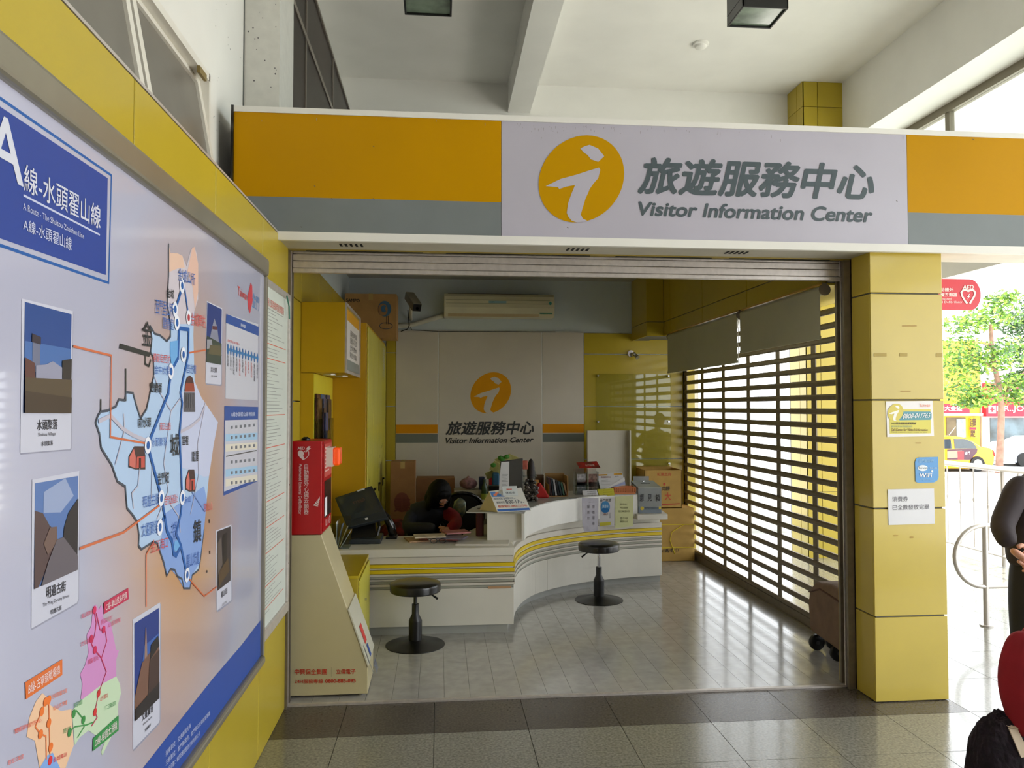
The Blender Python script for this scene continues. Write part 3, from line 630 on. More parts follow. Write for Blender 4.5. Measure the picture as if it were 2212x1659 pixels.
P.rect(.18, .26, .10, .20, (206, 50, 44)); P.rect(.20, .25, .02, .085, (40, 74, 150)); P.rect(.11, .125, -.05, .11, (120, 124, 118)); P.rtext('服務', .20, .30, -.08, -.02, (70, 90, 140)); P.done('sticker', ae)

# small yellow cabinet between the stand and the counter
sc_ = thing('side_cabinet', 'small yellow cabinet with a keyhole between the defibrillator stand and the counter', 'cabinet', (.14, .76, 0))
b = B(); b.box(.0, .34, .44, 1.085, .03, .555, YEL); make(b, 'body', sc_, bevel=.003)
b = B(); b.box(.0, .342, .43, 1.088, .556, .572, mat('cabinet_top', (196, 172, 30), .3, var=.04)); make(b, 'top', sc_)
b = B(); b.box(.342, .350, .45, 1.075, .06, .54, LD); dr = make(b, 'door', sc_, bevel=.003)
b = B(); b.lathe([(.008, 0), (.008, .012)], (0, 0, 0), mat('chrome', (200, 200, 205), .15, .9, var=0), 10, Matrix.Rotation(PI / 2, 3, 'Y')); b.v = [(x + .35, y + .74, z + .36) for x, y, z in b.v]; make(b, 'lock', dr)
b = B(); b.box(.27, .30, .438, .44, .10, .50, mat('cabinet_top', (196, 172, 30), .3)); make(b, 'front_rib', sc_)
b = B(); b.box(.01, .33, .46, 1.08, .006, .03, BLACK); make(b, 'plinth', sc_)

# ------------------------------------------------------------------ the counter
ct = thing('reception_counter', 'cream reception counter with yellow and grey stripes curving back to the right', 'counter', (1.2, 1.4, 0))
def smooth_path(pts, n=4):
    out = []
    for i in range(len(pts) - 1):
        p0 = Vector(pts[max(i - 1, 0)]); p1 = Vector(pts[i]); p2 = Vector(pts[i + 1]); p3 = Vector(pts[min(i + 2, len(pts) - 1)])
        for k in range(n):
            t = k / n; out.append(.5 * ((2 * p1) + (p2 - p0) * t + (2 * p0 - 5 * p1 + 4 * p2 - p3) * t * t + (3 * p1 - p0 - 3 * p2 + p3) * t ** 3))
    return out + [Vector(pts[-1])]
curve = [(1.312, 1.165), (1.345, 1.42), (1.412, 1.68), (1.53, 1.93), (1.68, 2.105), (1.90, 2.275), (2.14, 2.40), (2.45, 2.50), (2.765, 2.555)]
CP = smooth_path(curve)
def offs(path, d):          # positive d: towards the customer's side
    out = []
    for i, p in enumerate(path):
        t = (path[min(i + 1, len(path) - 1)] - path[max(i - 1, 0)]).normalized(); out.append(p + Vector((t.y, -t.x)) * d)
    return out
def strip(path, d0, d1, z0, z1, m, b=None):
    b = b or B(); A = offs(path, d0); C_ = offs(path, d1); n = len(path); vs = []
    for a, c in zip(A, C_): vs += [(a.x, a.y, z0), (c.x, c.y, z0), (c.x, c.y, z1), (a.x, a.y, z1)]
    fs = []
    for i in range(n - 1):
        for k in range(4): fs.append((4 * i + k, 4 * i + (k + 1) % 4, 4 * i + 4 + (k + 1) % 4, 4 * i + 4 + k))
    fs += [(3, 2, 1, 0), (4 * n - 4, 4 * n - 3, 4 * n - 2, 4 * n - 1)]
    return b.add(vs, fs, m)
STRY = mat('stripe_yellow', (226, 196, 20), .4, var=.03); STRG = mat('stripe_grey', (166, 166, 152), .45, var=.04); STRL = mat('stripe_light', (214, 208, 196), .45, var=.03)
x0, yF = .001, 1.165
def face(z0, z1, m, nm, out=0.0, xe=1.312):
    b = B(); b.box(x0, xe + out, yF - out, yF + .03, z0, z1, m); make(b, nm, ct)
    b = B(); strip(CP, -.03, out, z0, z1, m, b); make(b, nm, ct)
# carcass
b = B(); b.box(x0, 1.28, yF + .03, yF + .40, .064, .56, CREAM); make(b, 'carcass', ct)
b = B(); strip(CP[1:], -.40, -.03, .064, .60, CREAM, b); make(b, 'carcass', ct)
b = B(); b.box(x0, 1.28, yF + .02, yF + .3, 0.006, .064, GREY); make(b, 'plinth', ct)
b = B(); strip(CP, -.3, -.035, 0.006, .064, GREY, b); make(b, 'plinth', ct)
# lower panels with two joints
b = B(); b.box(x0, 1.318, yF - .006, yF + .03, .067, .316, CREAM); make(b, 'lower_panel', ct)
for a, c in ((0, 13), (13, 16), (16, len(CP) - 1)):
    seg_ = CP[a:c + 1]; seg_ = [seg_[0].lerp(seg_[1], .02)] + seg_[1:-1] + [seg_[-1].lerp(seg_[-2], .02)]
    b = B(); strip(seg_, -.03, .006, .067, .316, CREAM, b); make(b, 'lower_panel', ct)
for z0, z1, m, o in ((.319, .334, STRG, .004), (.337, .353, STRL, .012), (.356, .372, STRG, .004), (.375, .386, STRL, .012), (.389, .404, STRG, .004), (.407, .420, STRL, .012), (.424, .449, STRY, .012), (.452, .461, STRL, .006), (.464, .486, STRY, .012), (.489, .532, STRL, .004)):
    face(z0, z1, m, 'stripe', o)
# raised transaction band
top_pts = [(1.412, 1.335), (1.455, 1.52), (1.534, 1.696), (1.63, 1.87), (1.745, 2.02), (1.86, 2.13), (1.998, 2.235), (2.195, 2.345), (2.37, 2.40), (2.519, 2.425)]
TP = smooth_path(top_pts); BANDM = mat('band_white', (228, 226, 220), .35, var=.02)
b = B(); strip(TP, -.02, 0, .605, .792, BANDM, b); make(b, 'band', ct)
b = B(); strip(TP, -.42, 0, .792, .80, mat('counter_top_grey', (176, 176, 168), .3, var=.05, scale=8), b); make(b, 'counter_top', ct)
b = B(); strip(TP[2:], -.12, -.02, .60, .792, CREAM, b); make(b, 'upper_carcass', ct)
b = B(); b.box(1.15, 1.411, 1.39, 1.41, .592, .792, CREAM); make(b, 'side_panel', ct)
b = B(); b.prism([(1.148, 1.388, .792), (1.418, 1.388, .792), (1.47, 1.56, .792), (1.50, 2.14, .792), (1.148, 2.14, .792)], (0, 0, .0085), mat('counter_top_grey', (176, 176, 168), .3)); make(b, 'counter_top', ct)
# desk level worktops
b = B(); b.box(x0, 1.322, yF - .015, 1.70, .535, .590, CREAM); make(b, 'desk_top', ct, bevel=.003)
b = B(); strip(CP[3:], -.12, .0, .560, .592, CREAM, b); make(b, 'desk_top', ct)
b = B(); b.prism([(2.50, 2.36, .585), (2.765, 2.36, .585), (2.80, 2.70, .585), (2.45, 2.70, .585)], (0, 0, .045), CREAM); make(b, 'ledge', ct, bevel=.003)
P = Plane((0, yF - .0125, 0), (1, 0, 0), (0, 0, 1)); P.rect(1.14, 1.30, .311, .328, (190, 150, 110)); P.done('chipped_edge', ct)

# ------------------------------------------------------------------ stools
def stool(name, label, x, y, seat_z, hand, chrome):
    t = thing(name, label, 'stool', (x, y, .006)); 
    vin = mat('black_vinyl', (16, 15, 15), .28, var=.1, coat=.3)
    b = B(); b.lathe([(.192, 0), (.192, .004), (.15, .012), (.09, .022), (.05, .035)], (0, 0, 0), mat('dark_base_metal', (30, 29, 28), .3, .3, var=.1), 40); make(b, 'base', t, local=True, smooth=40)
    b = B(); b.lathe([(.043, .03), (.043, .155), (.043, .16), (.023, .20), (.023, .265)], (0, 0, 0), BLACK, 20); make(b, 'column', t, local=True, smooth=40)
    b = B(); b.lathe([(.012, .26), (.012, seat_z - .05)], (0, 0, 0), mat('chrome', (200, 200, 205), .15, .9, var=0) if chrome else BLACK, 14); make(b, 'piston', t, local=True, smooth=40)
    h = seat_z; R = .166
    prof = [(R * .55, h - .062), (R * .97, h - .058), (R * .995, h - .050), (R * .98, h - .045), (R, h - .038), (R * .985, h - .032), (R, h - .025), (R * .985, h - .019), (R, h - .011), (R * .95, h - .002), (R * .7, h + .008), (R * .3, h + .012), (.001, h + .013)]
    b = B(); b.lathe(prof, (0, 0, 0), vin, 40); make(b, 'seat', t, local=True, smooth=60)
    b = B(); b.tube([(.03 * hand, 0, h - .064), (.10 * hand, -.02, h - .075), (.145 * hand, -.03, h - .105)], [.004, .005, .008], BLACK, 8); b.box(-.05, .05, -.04, .04, h - .07, h - .06, BLACK); make(b, 'lever', t, local=True, smooth=40)
stool('bar_stool', 'black round stool nearer the doorway, before the straight counter', .655, .955, .405, 1, False)
stool('bar_stool', 'black round stool with chrome piston before the curved counter', 2.085, 1.99, .455, -1, True)

# ------------------------------------------------------------------ things on and behind the counter
def pz(x, y, Y): p = on(x, y, 1, Y); return p.x, p.z
# tent shaped desk sign with a card on it
de = thing('desk_sign', 'tent shaped desk sign with blue header and opening hours on the counter corner', 'sign', (1.27, 1.42, .80))
Af, Bf = Vector((1.222, 1.36, .802)), Vector((1.47, 1.42, .802)); Ab, Bb = Vector((1.10, 1.50, .802)), Vector((1.35, 1.56, .802)); At, Bt = Vector((1.165, 1.43, .945)), Vector((1.405, 1.49, .962))
CRS = mat('plywood_cream', (216, 200, 150), .5, var=.05)
b = B(); n = (Bf - Af).cross(At - Af).normalized(); b.prism([Af, Bf, Bt, At], -n * .003, mat('sign_face_white', (226, 224, 214), .4, var=0)); make(b, 'front_face', de)
b = B(); b.add([Af, At, Ab], [(0, 1, 2)], CRS); b.add([Bf, Bt, Bb], [(0, 1, 2)], CRS); b.add([Ab, Bb, Bt, At], [(0, 1, 2, 3)], CRS); b.add([Af, Bf, Bb, Ab], [(0, 1, 2, 3)], CRS); make(b, 'body', de)
P = Plane(Af, Bf - Af, At - Af - (At - Af).project((Bf - Af)), gap=.0008); W_ = (Bf - Af).length; H_ = P.px(1128, 1056)[1]
sk = lambda x, y: ((At - Af).dot(P.u) * y + x * W_, y * (At - Af).dot(P.v))
def sk4(x0, x1, y0, y1): return [sk(x0, y1), sk(x1, y1), sk(x1, y0), sk(x0, y0)]
P.poly(sk4(.02, .98, .72, .97), (90, 140, 205), 1, px=False); P.poly(sk4(.02, .98, .04, .14), (60, 110, 190), 1, px=False)
P.poly([sk(.08, .76), sk(.16, .76), sk(.24, .90), sk(.26, .86), sk(.27, .93), sk(.18, .93), sk(.13, .86), sk(.09, .86)], (240, 140, 100), 2, px=False)
P.text('金門縣旅遊服務', sk4(.30, .95, .76, .93), (225, 232, 240), 2, .01, px=False); P.text('服務地點 金城車站旅遊服務中心', sk4(.06, .94, .58, .68), (100, 110, 130), 2, px=False)
P.text('服務時間', sk4(.08, .32, .40, .50), (90, 90, 100), 2, px=False); P.text('8:00-17:30', sk4(.36, .92, .38, .55), (70, 76, 90), 2, .02, px=False); P.text('服務電話 0965-325548', sk4(.08, .94, .20, .32), (220, 110, 80), 2, .01, px=False); P.done('print', de)
cd = B(); M = Matrix.Translation((1.31, 1.405, .915)) @ Matrix.Rotation(.14, 4, 'Z') @ Matrix.Rotation(-.55, 4, 'X'); cd.box(-.045, .065, 0, .002, 0, .075, mat('pale_card', (222, 228, 228), .5, var=.03), M)
sml = thing('small_card', 'small pale card leaning on top of the tent shaped desk sign', 'card', (1.31, 1.40, .915)); make(cd, 'card', sml)
P = Plane(M @ Vector((-.045, -.0005, 0)), (M @ Vector((1, 0, 0)) - M @ Vector()), (M @ Vector((0, 0, 1)) - M @ Vector()), gap=.0006); P.rtext('休息中', .02, .09, .01, .03, (90, 100, 110)); P.rtext('一一', .03, .07, .045, .052, (220, 110, 90)); P.done('print', sml)

# display tablet / till on the desk
po = thing('touch_terminal', 'dark touch screen terminal tilted on its stand on the desk', 'computer', (.27, 1.48, .592)); PG = mat('terminal_slate', (44, 50, 56), .4, var=.04)
a, bb, c, d = [on(*p, 1, v) for p, v in (((723, 1075), 1.60), ((803, 1049), 1.62), ((838, 1118), 1.44), ((750, 1140), 1.42))]
u = (bb - a).normalized(); n = (bb - a).cross(d - a).normalized(); n = n if n.y < 0 else -n
b = B(); b.prism([a, bb, c, d], -n * .03, PG); make(b, 'screen_housing', po, bevel=.004)
q = lambda s, t: a.lerp(bb, s).lerp(d.lerp(c, s), t)
b = B(); b.prism([q(.06, .08) + n * .001, q(.94, .08) + n * .001, q(.94, .80) + n * .001, q(.06, .80) + n * .001], n * .002, mat('terminal_screen', (58, 62, 64), .12, var=0)); make(b, 'screen', po)
b = B(); b.prism([q(.60, .005) + n * .001, q(.80, .005) + n * .001, q(.80, .045) + n * .001, q(.60, .045) + n * .001], n * .001, PAPER); b.prism([q(.48, .86) + n * .001, q(.55, .86) + n * .001, q(.55, .91) + n * .001, q(.48, .91) + n * .001], n * .001, PAPER); make(b, 'label_sticker', po)
vp = (d - a).normalized(); P = Plane(q(.25, .78), u, -vp, gap=.0035); P.rtext('TYSSO', .03, .12, .11, .135, (110, 70, 64)); P.done('screen_mark', po)
b = B(); b.box(.13, .40, 1.36, 1.64, .592, .625, PG); make(b, 'base', po, bevel=.006)
b = B(); b.prism([(.18, 1.44, .625), (.36, 1.44, .625), (.34, 1.52, .74), (.20, 1.52, .74)], (0, .07, 0), BLACK); make(b, 'stand', po)
b = B(); b.tube([(.37, 1.42, .64), (.385, 1.43, .70), (.37, 1.47, .74)], .012, BLACK, 8); make(b, 'hinge_arm', po, smooth=40)
# handset-like reader beside it
hr = B(); hr.tube([(.47, 1.62, .61), (.455, 1.60, .68), (.42, 1.60, .75), (.395, 1.61, .79)], [.03, .034, .026, .012], BLKGLOSS, 14); hr.box(.42, .50, 1.56, 1.68, .591, .605, BLACK)
solo(hr, 'desk_telephone', 'glossy black curved telephone beside the touch screen terminal', 'telephone', smooth=60)

# papers on the desk
bx_col = [((196, 160, 120), (.72, 1.52, .30, .20, .25)), ((178, 90, 84), (.82, 1.50, .28, .16, -.2)), ((214, 196, 180), (.85, 1.48, .26, .18, .15)), ((120, 112, 130), (.90, 1.40, .20, .13, -.35)), ((205, 190, 165), (.74, 1.42, .22, .14, .1)), ((188, 120, 120), (.93, 1.52, .18, .14, .3))]
labs = ['tan', 'dull red', 'pale pink', 'violet grey', 'sand coloured', 'rose']
for k, (c, (x, y, w_, d_, r)) in enumerate(bx_col):
    b = B(); b.box(-w_ / 2, w_ / 2, -d_ / 2, d_ / 2, 0, .009, mat('booklet_%d' % k, c, .5, var=.3, scale=18), Matrix.Rotation(r, 4, 'Z'))
    o = solo(b, 'booklet', labs[k] + ' booklet in the heap of papers on the desk before the clerk', 'booklet'); o.location = (x, y, .591 + .0095 * k)
gl = thing('eyeglasses', 'dark folded eyeglasses lying on the desk papers', 'eyeglasses', (.80, 1.33, .592))
b = B()
for s in (-1, 1): b.tube([(.80 + s * .03 + .024 * math.cos(t), 1.33, .612 + .016 * math.sin(t)) for t in [2 * PI * k / 12 for k in range(12)]], .0025, BLACK, 5, closed=True)
b.tube([(.746, 1.33, .615), (.74, 1.41, .60)], .002, BLACK, 5); b.tube([(.854, 1.33, .615), (.86, 1.41, .60)], .002, BLACK, 5); b.tube([(.794, 1.33, .616), (.806, 1.33, .616)], .002, BLACK, 5); make(b, 'frame', gl)

# monitor with paper taped on it, behind the raised counter
mo = thing('monitor', 'dark grey monitor back with a paper slip stuck on it, behind the counter', 'monitor', (1.38, 2.0, .802))
p = [on(*v, 1, 2.0) for v in ((1081, 997), (1130, 990), (1129, 1080), (1078, 1079))]
b = B(); b.prism(p, (0, .03, 0), mat('monitor_grey', (74, 72, 70), .3, var=.04, coat=.3)); make(b, 'back_shell', mo, bevel=.006)
b = B(); b.box(1.36, 1.40, 2.03, 2.06, .81, .9, BLACK); b.box(1.30, 1.45, 1.97, 2.10, .802, .812, BLACK); make(b, 'stand', mo)
ps = B(); ps.prism([on(*v, 1, 1.992) for v in ((1083, 998), (1100, 997), (1099, 1060), (1078, 1060), (1079, 1030))], (0, -.002, 0), PAPER)
sl = thing('paper_slip', 'long white printed paper slip hanging on the monitor', 'paper', on(1090, 1060, 1, 1.99)); make(ps, 'sheet', sl)
P = Plane((0, 1.9895, 0), (1, 0, 0), (0, 0, 1), gap=.0006)
for k in range(11): P.line([(1084, 1025 + k * 3.1), (1097 - (k * 7 % 5), 1024.6 + k * 3.1)], .002, (130, 130, 140))
P.done('print', sl)
# clutter on the back table
tb = thing('back_table', 'low table along the back wall hidden under boxes, papers and bags', 'table', (1.5, 3.5, 0))
b = B(); b.box(.66, 2.72, 3.2, 3.80, .60, .625, mat('table_grey', (120, 116, 110), .5)); make(b, 'table_top', tb)
for x in (.70, 2.68):
    for y in (3.24, 3.76): b = B(); b.box(x - .02, x + .02, y - .02, y + .02, .006, .6, BLACK); make(b, 'leg', tb)
def stack(x, y, z, n, w_, d_, h, cols, label, group):
    for k in range(n):
        b = B(); r = random.uniform(-.15, .15); b.box(-w_ / 2, w_ / 2, -d_ / 2, d_ / 2, 0, h * .94, mat('stack_%d_%d_%d' % cols[k % len(cols)], cols[k % len(cols)], .6, var=.1, scale=30), Matrix.Rotation(r, 4, 'Z'))
        o = solo(b, 'paper_stack', label + ', ' + ('lowest', 'second from the bottom', 'third from the bottom', 'topmost')[k if k < n - 1 else 3], 'paper', group); o.location = (x + random.uniform(-.01, .01), y, z + h * k)
x, z = pz(1012, 1078, 3.3); stack(x, 3.38, .626, 3, .27, .26, .045, [(170, 164, 150), (150, 142, 130), (176, 168, 148)], 'paper bundle of the pile under the pink plastic bag', 'papers under the plastic bag')
stack(x + .06, 3.225, .626 + .0, 1, .26, .04, .03, [(190, 184, 176)], 'single bundle of papers at the front of the back table', None)
pbx = B(); pbx.ball((0, 0, .05), (.085, .07, .055), mat('pink_plastic_bag', (190, 140, 146), .3, var=.5, scale=26, c2=(120, 90, 96)), 20, 12, lambda v: .14 * noise.noise(v * 3.1)); pbx.ball((.0, -.01, .10), (.02, .02, .025), mat('pink_plastic_bag', (190, 140, 146), .3), 8, 6)
pbx.v = [(a + x, c + 3.36, d + .763) for a, c, d in pbx.v]; solo(pbx, 'plastic_bag', 'crumpled pinkish plastic bag tied shut on the paper pile', 'bag', smooth=60)
def bottle(x, y, z):
    t = thing('water_bottle', 'green labelled clear drink bottle on the back table', 'bottle', (x, y, z))
    b = B(); b.lathe([(.030, 0), (.034, .01), (.034, .10), (.030, .12), (.033, .16), (.014, .20), (.014, .215)], (x, y, z), mat('green_bottle', (70, 100, 60), .1, var=.2, trans=.3), 18); make(b, 'body', t, smooth=40)
    b = B(); b.lathe([(.0345, .045), (.0345, .10)], (x, y, z), mat('lime_label', (160, 176, 70), .4, var=.1), 18); make(b, 'label', t, smooth=40)
    b = B(); b.lathe([(.015, .215), (.015, .235)], (x, y, z), mat('cap_green', (40, 70, 50), .4), 14); make(b, 'cap', t)
bottle(*[v for v in (pz(1050, 1070, 3.0)[0], 3.25)], .626)
def pb(px0, px1, py0, py1, Y, dep, m, name, label, cat, bevel=.004, group=None, rz=None, floor_z=None):
    """a box seen between two pixel columns and rows, its front face standing at depth Y"""
    A = on(px0, py0, 1, Y); C_ = on(px1, py1, 1, Y); b = B(); z0 = C_.z if floor_z is None else floor_z; b.box(A.x, C_.x, Y, Y + dep, z0, A.z, m); return solo(b, name, label, cat, group, bevel=bevel)
pb(1035, 1047, 1031, 1075, 3.3, .1, mat('navy_binder', (24, 38, 80), .4), 'binder', 'navy blue binder standing left of the green bottle', 'binder', floor_z=.626)
pb(1057, 1064, 1030, 1062, 3.45, .08, mat('red_folder', (190, 30, 22), .45), 'folder', 'bright red folder edge right of the green bottle', 'folder', floor_z=.626)
pb(1064, 1079, 1022, 1056, 3.22, .12, mat('teal_blue_bag', (46, 98, 130), .6, var=.1), 'cooler_bag', 'teal blue soft cooler bag left of the monitor', 'bag', .015, floor_z=.626)
pb(1056, 1080, 1050, 1082, 2.9, .1, BLACK, 'printer', 'small black printer behind the tent shaped desk sign', 'printer', .01, floor_z=.55)
b = B(); b.box(pz(1056, 1, 2.9)[0] - .06, pz(1080, 1, 2.9)[0] + .12, 2.8, 3.15, .50, .55, GREY); solo(b, 'printer_shelf', 'grey shelf under the small black printer', 'shelf')
# paper flowers / green and yellow bag
fl = thing('flower_bouquet', 'paper wrapped yellow bouquet with green leaves behind the monitor', 'bouquet', pz(1085, 1030, 3.3)[:1] + (3.3, .626)); cx, cz = pz(1090, 1000, 3.3)
b = B()
for k, (dx, dz, w_, h_, r) in enumerate(((-.05, -.06, .17, .10, .5), (.0, .0, .16, .13, -.3), (.08, .02, .12, .10, .4), (-.12, -.11, .12, .07, -.4))):
    M = Matrix.Translation((cx + dx, 3.3 + .02 * k, cz + dz)) @ Matrix.Rotation(r, 4, 'Y') @ Matrix.Rotation(.3, 4, 'X'); b.box(-w_ / 2, w_ / 2, 0, .008, -h_ / 2, h_ / 2, mat('wrap_yellow', (196, 190, 120), .6, var=.12, scale=20), M)
b.tube([(cx, 3.32, .63), (cx, 3.32, cz - .03)], .03, mat('wrap_yellow', (196, 190, 120), .6), 8); make(b, 'wrapping', fl)
b = B()
for dx, dz in ((-.11, -.02), (-.04, .05), (-.02, .03), (.02, .06)): b.ball((cx + dx, 3.29, cz + dz), (.028, .012, .022), mat('leaf_green', (70, 140, 40), .5), 8, 5)
make(b, 'leaf', fl)
# acrylic rack with trinkets
rk = thing('trinket_rack', 'clear acrylic rack hung with grey trinkets on the counter beside the monitor', 'display rack', (1.62, 1.95, .801)); x0_, z1_ = pz(1128, 1018, 1.95); x1_, _ = pz(1150, 1018, 1.95)
b = B(); ztop = z1_
for x in (x0_ + .01, x0_ + .10): b.box(x, x + .008, 1.93, 1.94, .802, ztop, ACR); b.box(x, x + .008, 2.03, 2.04, .802, ztop, ACR)
for z in (.806, .88, .95, 1.0): b.box(x0_ + .01, x0_ + .12, 1.92, 2.05, z, z + .005, ACR)
make(b, 'frame', rk)
b = B(); rr = random.Random(9); TR = mat('trinket_grey', (92, 84, 80), .25, .4, var=.6, scale=30)
for k in range(60): b.ball((x0_ + rr.uniform(.03, .13), 1.94 + rr.uniform(0, .1), .815 + rr.random() * .15), rr.uniform(.008, .018), TR, 6, 4)
o = make(b, 'trinkets', rk); o['kind'] = 'stuff'
pb(1129, 1140, 995, 1014, 2.0, .02, mat('rust_card', (176, 86, 66), .5, var=.2, scale=20), 'postcard', 'rust red postcard standing on the acrylic trinket rack', 'card')
b = B(); b.ball((0, 0, 0), (.035, .03, .12), mat('dark_brown_hair', (38, 26, 24), .5, var=.3, scale=30), 12, 8); cx, cz = pz(1147, 1022, 2.2); b.v = [(a + cx, c + 2.2, d + cz) for a, c, d in b.v]; b.box(cx - .004, cx + .004, 2.196, 2.204, .801, cz - .08, BLACK); solo(b, 'tuft', 'dark brown hair duster standing right of the trinket rack', 'tuft', smooth=60)  # tuft on a rod, made up in place of dark hair glimpsed there
b = B(); cx, cz = pz(1172, 1078, 2.2); b.prism([(cx - .05, 2.2, .801), (cx + .06, 2.2, .801), (cx + .03, 2.2, .86), (cx - .02, 2.2, .93), (cx - .045, 2.2, .91)], (0, .05, 0), mat('red_cloth', (186, 26, 20), .7, var=.1)); solo(b, 'red_pouch', 'bright red cloth pouch leaning beside the book carton on the counter', 'pouch', bevel=.012)
pb(1153, 1164, 1037, 1074, 2.3, .03, mat('orange_envelope', (200, 140, 60), .6), 'envelope', 'orange envelope standing between the trinkets and the red pouch', 'envelope', floor_z=.801)
pb(1157, 1175, 1026, 1075, 2.45, .06, mat('dark_carton', (92, 66, 44), .8), 'carton', 'small dark brown carton behind the red pouch', 'carton', floor_z=.802)
bc = thing('book_carton', 'open brown carton with a raised flap holding a row of thin books on the counter', 'carton', (1.95, 2.42, .80)); ax, az = pz(1178, 1022, 2.5); cx, _ = pz(1228, 1070, 2.4)
b = B(); b.box(ax, cx - .02, 2.5, 2.507, .801, az, CARD); b.box(cx - .03, cx - .022, 2.28, 2.5, .801, .97, CARD); b.box(ax, ax + .006, 2.3, 2.5, .801, .9, CARD); b.box(ax, cx - .02, 2.28, 2.5, .8005, .806, CARD); make(b, 'carton', bc)
cols = [(60, 24, 30), (26, 40, 50), (180, 180, 182), (20, 22, 30), (40, 60, 70), (60, 110, 90), (190, 160, 130)]; nm_ = ['maroon', 'dark teal', 'pale grey', 'black', 'slate', 'green', 'tan']
for k, c in enumerate(cols):
    b = B(); M = Matrix.Translation((ax + .015 + .022 * k, 2.30, .808)) @ Matrix.Rotation(-.12 - .02 * k, 4, 'Y'); b.box(0, .014, 0, .15, 0, .15 - .008 * k, mat('book_%d' % k, c, .35, var=.1), M)
    o = solo(b, 'book', nm_[k] + ' thin book in the open carton on the counter', 'book', 'thin books in the open carton')
b = B(); b.prism([(2.17, 2.5, .801), (2.26, 2.5, .801), (2.25, 2.5, .86), (2.20, 2.5, .91), (2.18, 2.5, .90)], (0, .05, 0), BLACK); solo(b, 'stapler', 'black plastic desk stapler right of the book carton', 'stapler', bevel=.008)
b = B(); b.tube([(1.86, 2.12, .805), (1.93, 2.13, .805)], .004, BLACK, 6); solo(b, 'pen', 'black pen lying on the counter top', 'pen')
# acrylic leaflet rack with a red topped card
lr = thing('leaflet_rack', 'clear acrylic leaflet rack with a red topped card on the counter', 'brochure holder', (2.15, 2.43, .80)); ax, az = pz(1242, 1014, 2.42); cx, _ = pz(1292, 1014, 2.42)
b = B(); b.box(ax, cx, 2.50, 2.504, .801, az, ACR); b.box(ax, ax + .004, 2.40, 2.5, .801, az - .02, ACR); b.box(cx - .004, cx, 2.40, 2.5, .801, az - .02, ACR); b.box((ax + cx) / 2, (ax + cx) / 2 + .004, 2.42, 2.5, .801, az - .03, ACR)
for z in (.802, .87): b.box(ax, cx, 2.40, 2.404, z, z + .06, ACR); b.box(ax, cx, 2.40, 2.5, z, z + .003, ACR)
make(b, 'rack', lr)
for k, (x, c) in enumerate(((ax + .02, (170, 168, 172)), ((ax + cx) / 2 + .02, (150, 120, 110)))):
    for z in (.806, .876): b = B(); b.box(x, x + .075, 2.43, 2.436, z, z + .10, mat('leaflet_pic_%d' % k, c, .4, var=.45, scale=40)); make(b, 'leaflet', lr)
b = B(); b.prism([on(*v, 1, Y) for v, Y in (((1245, 999), 2.48), ((1289, 996), 2.48), ((1297, 1010), 2.40), ((1252, 1011), 2.40))], (0, 0, -.003), mat('header_red', (190, 40, 36), .35, var=.5, scale=16, c2=(90, 50, 36))); make(b, 'header_card', lr)
P = Plane(on(1252, 1011, 1, 2.40), on(1297, 1010, 1, 2.40) - on(1252, 1011, 1, 2.40), on(1245, 999, 1, 2.48) - on(1252, 1011, 1, 2.40)); P.rtext('金門旅遊', .06, .14, .02, .05, (240, 220, 215)); P.done('header_print', lr)
# sloping white information board
ib = thing('info_board', 'white slanted card with amber bars along its top, on the counter', 'sign', (2.33, 2.44, .80))
q4 = [on(*v, 1, Y) for v, Y in (((1290, 1024), 2.47), ((1344, 1021), 2.47), ((1351, 1048), 2.42), ((1297, 1057), 2.42))]
b = B(); b.prism(q4, (0, .004, 0), mat('board_white', (226, 226, 228), .3, var=0)); make(b, 'card', ib); b = B(); b.box(2.28, 2.42, 2.45, 2.5, .801, .86, ACR); make(b, 'stand', ib)
P = Plane(q4[3], q4[2] - q4[3], q4[0] - q4[3] - (q4[0] - q4[3]).project(q4[2] - q4[3]), gap=-.0012)
P = Plane(q4[3] + Vector((0, -.002, 0)), q4[2] - q4[3], q4[0] - q4[3] - (q4[0] - q4[3]).project(q4[2] - q4[3]))
P.poly([(1292, 1025), (1312, 1024), (1312, 1027), (1293, 1028)], (214, 160, 50)); P.poly([(1326, 1023), (1343, 1022), (1344, 1025.5), (1326, 1026)], (214, 160, 50))
P.text('旅遊服務資訊站', [(1298, 1029), (1319, 1029), (1319, 1032.5), (1298, 1033)], (120, 50, 50), 2, .01); P.text('金門', [(1328, 1028), (1336, 1028), (1336, 1031), (1328, 1031)], (110, 110, 120), 2)
for k in range(4): P.line([(1299, 1038 + k * 3), (1313 + k % 2 * 5, 1037 + k * 3)], .002, (165, 165, 168))
P.poly([(1310, 1054), (1349, 1031), (1350, 1038), (1318, 1053)], (240, 240, 242)); P.poly([(1320, 1053), (1350, 1040), (1351, 1047)], (176, 186, 226), 2); P.done('print', ib)
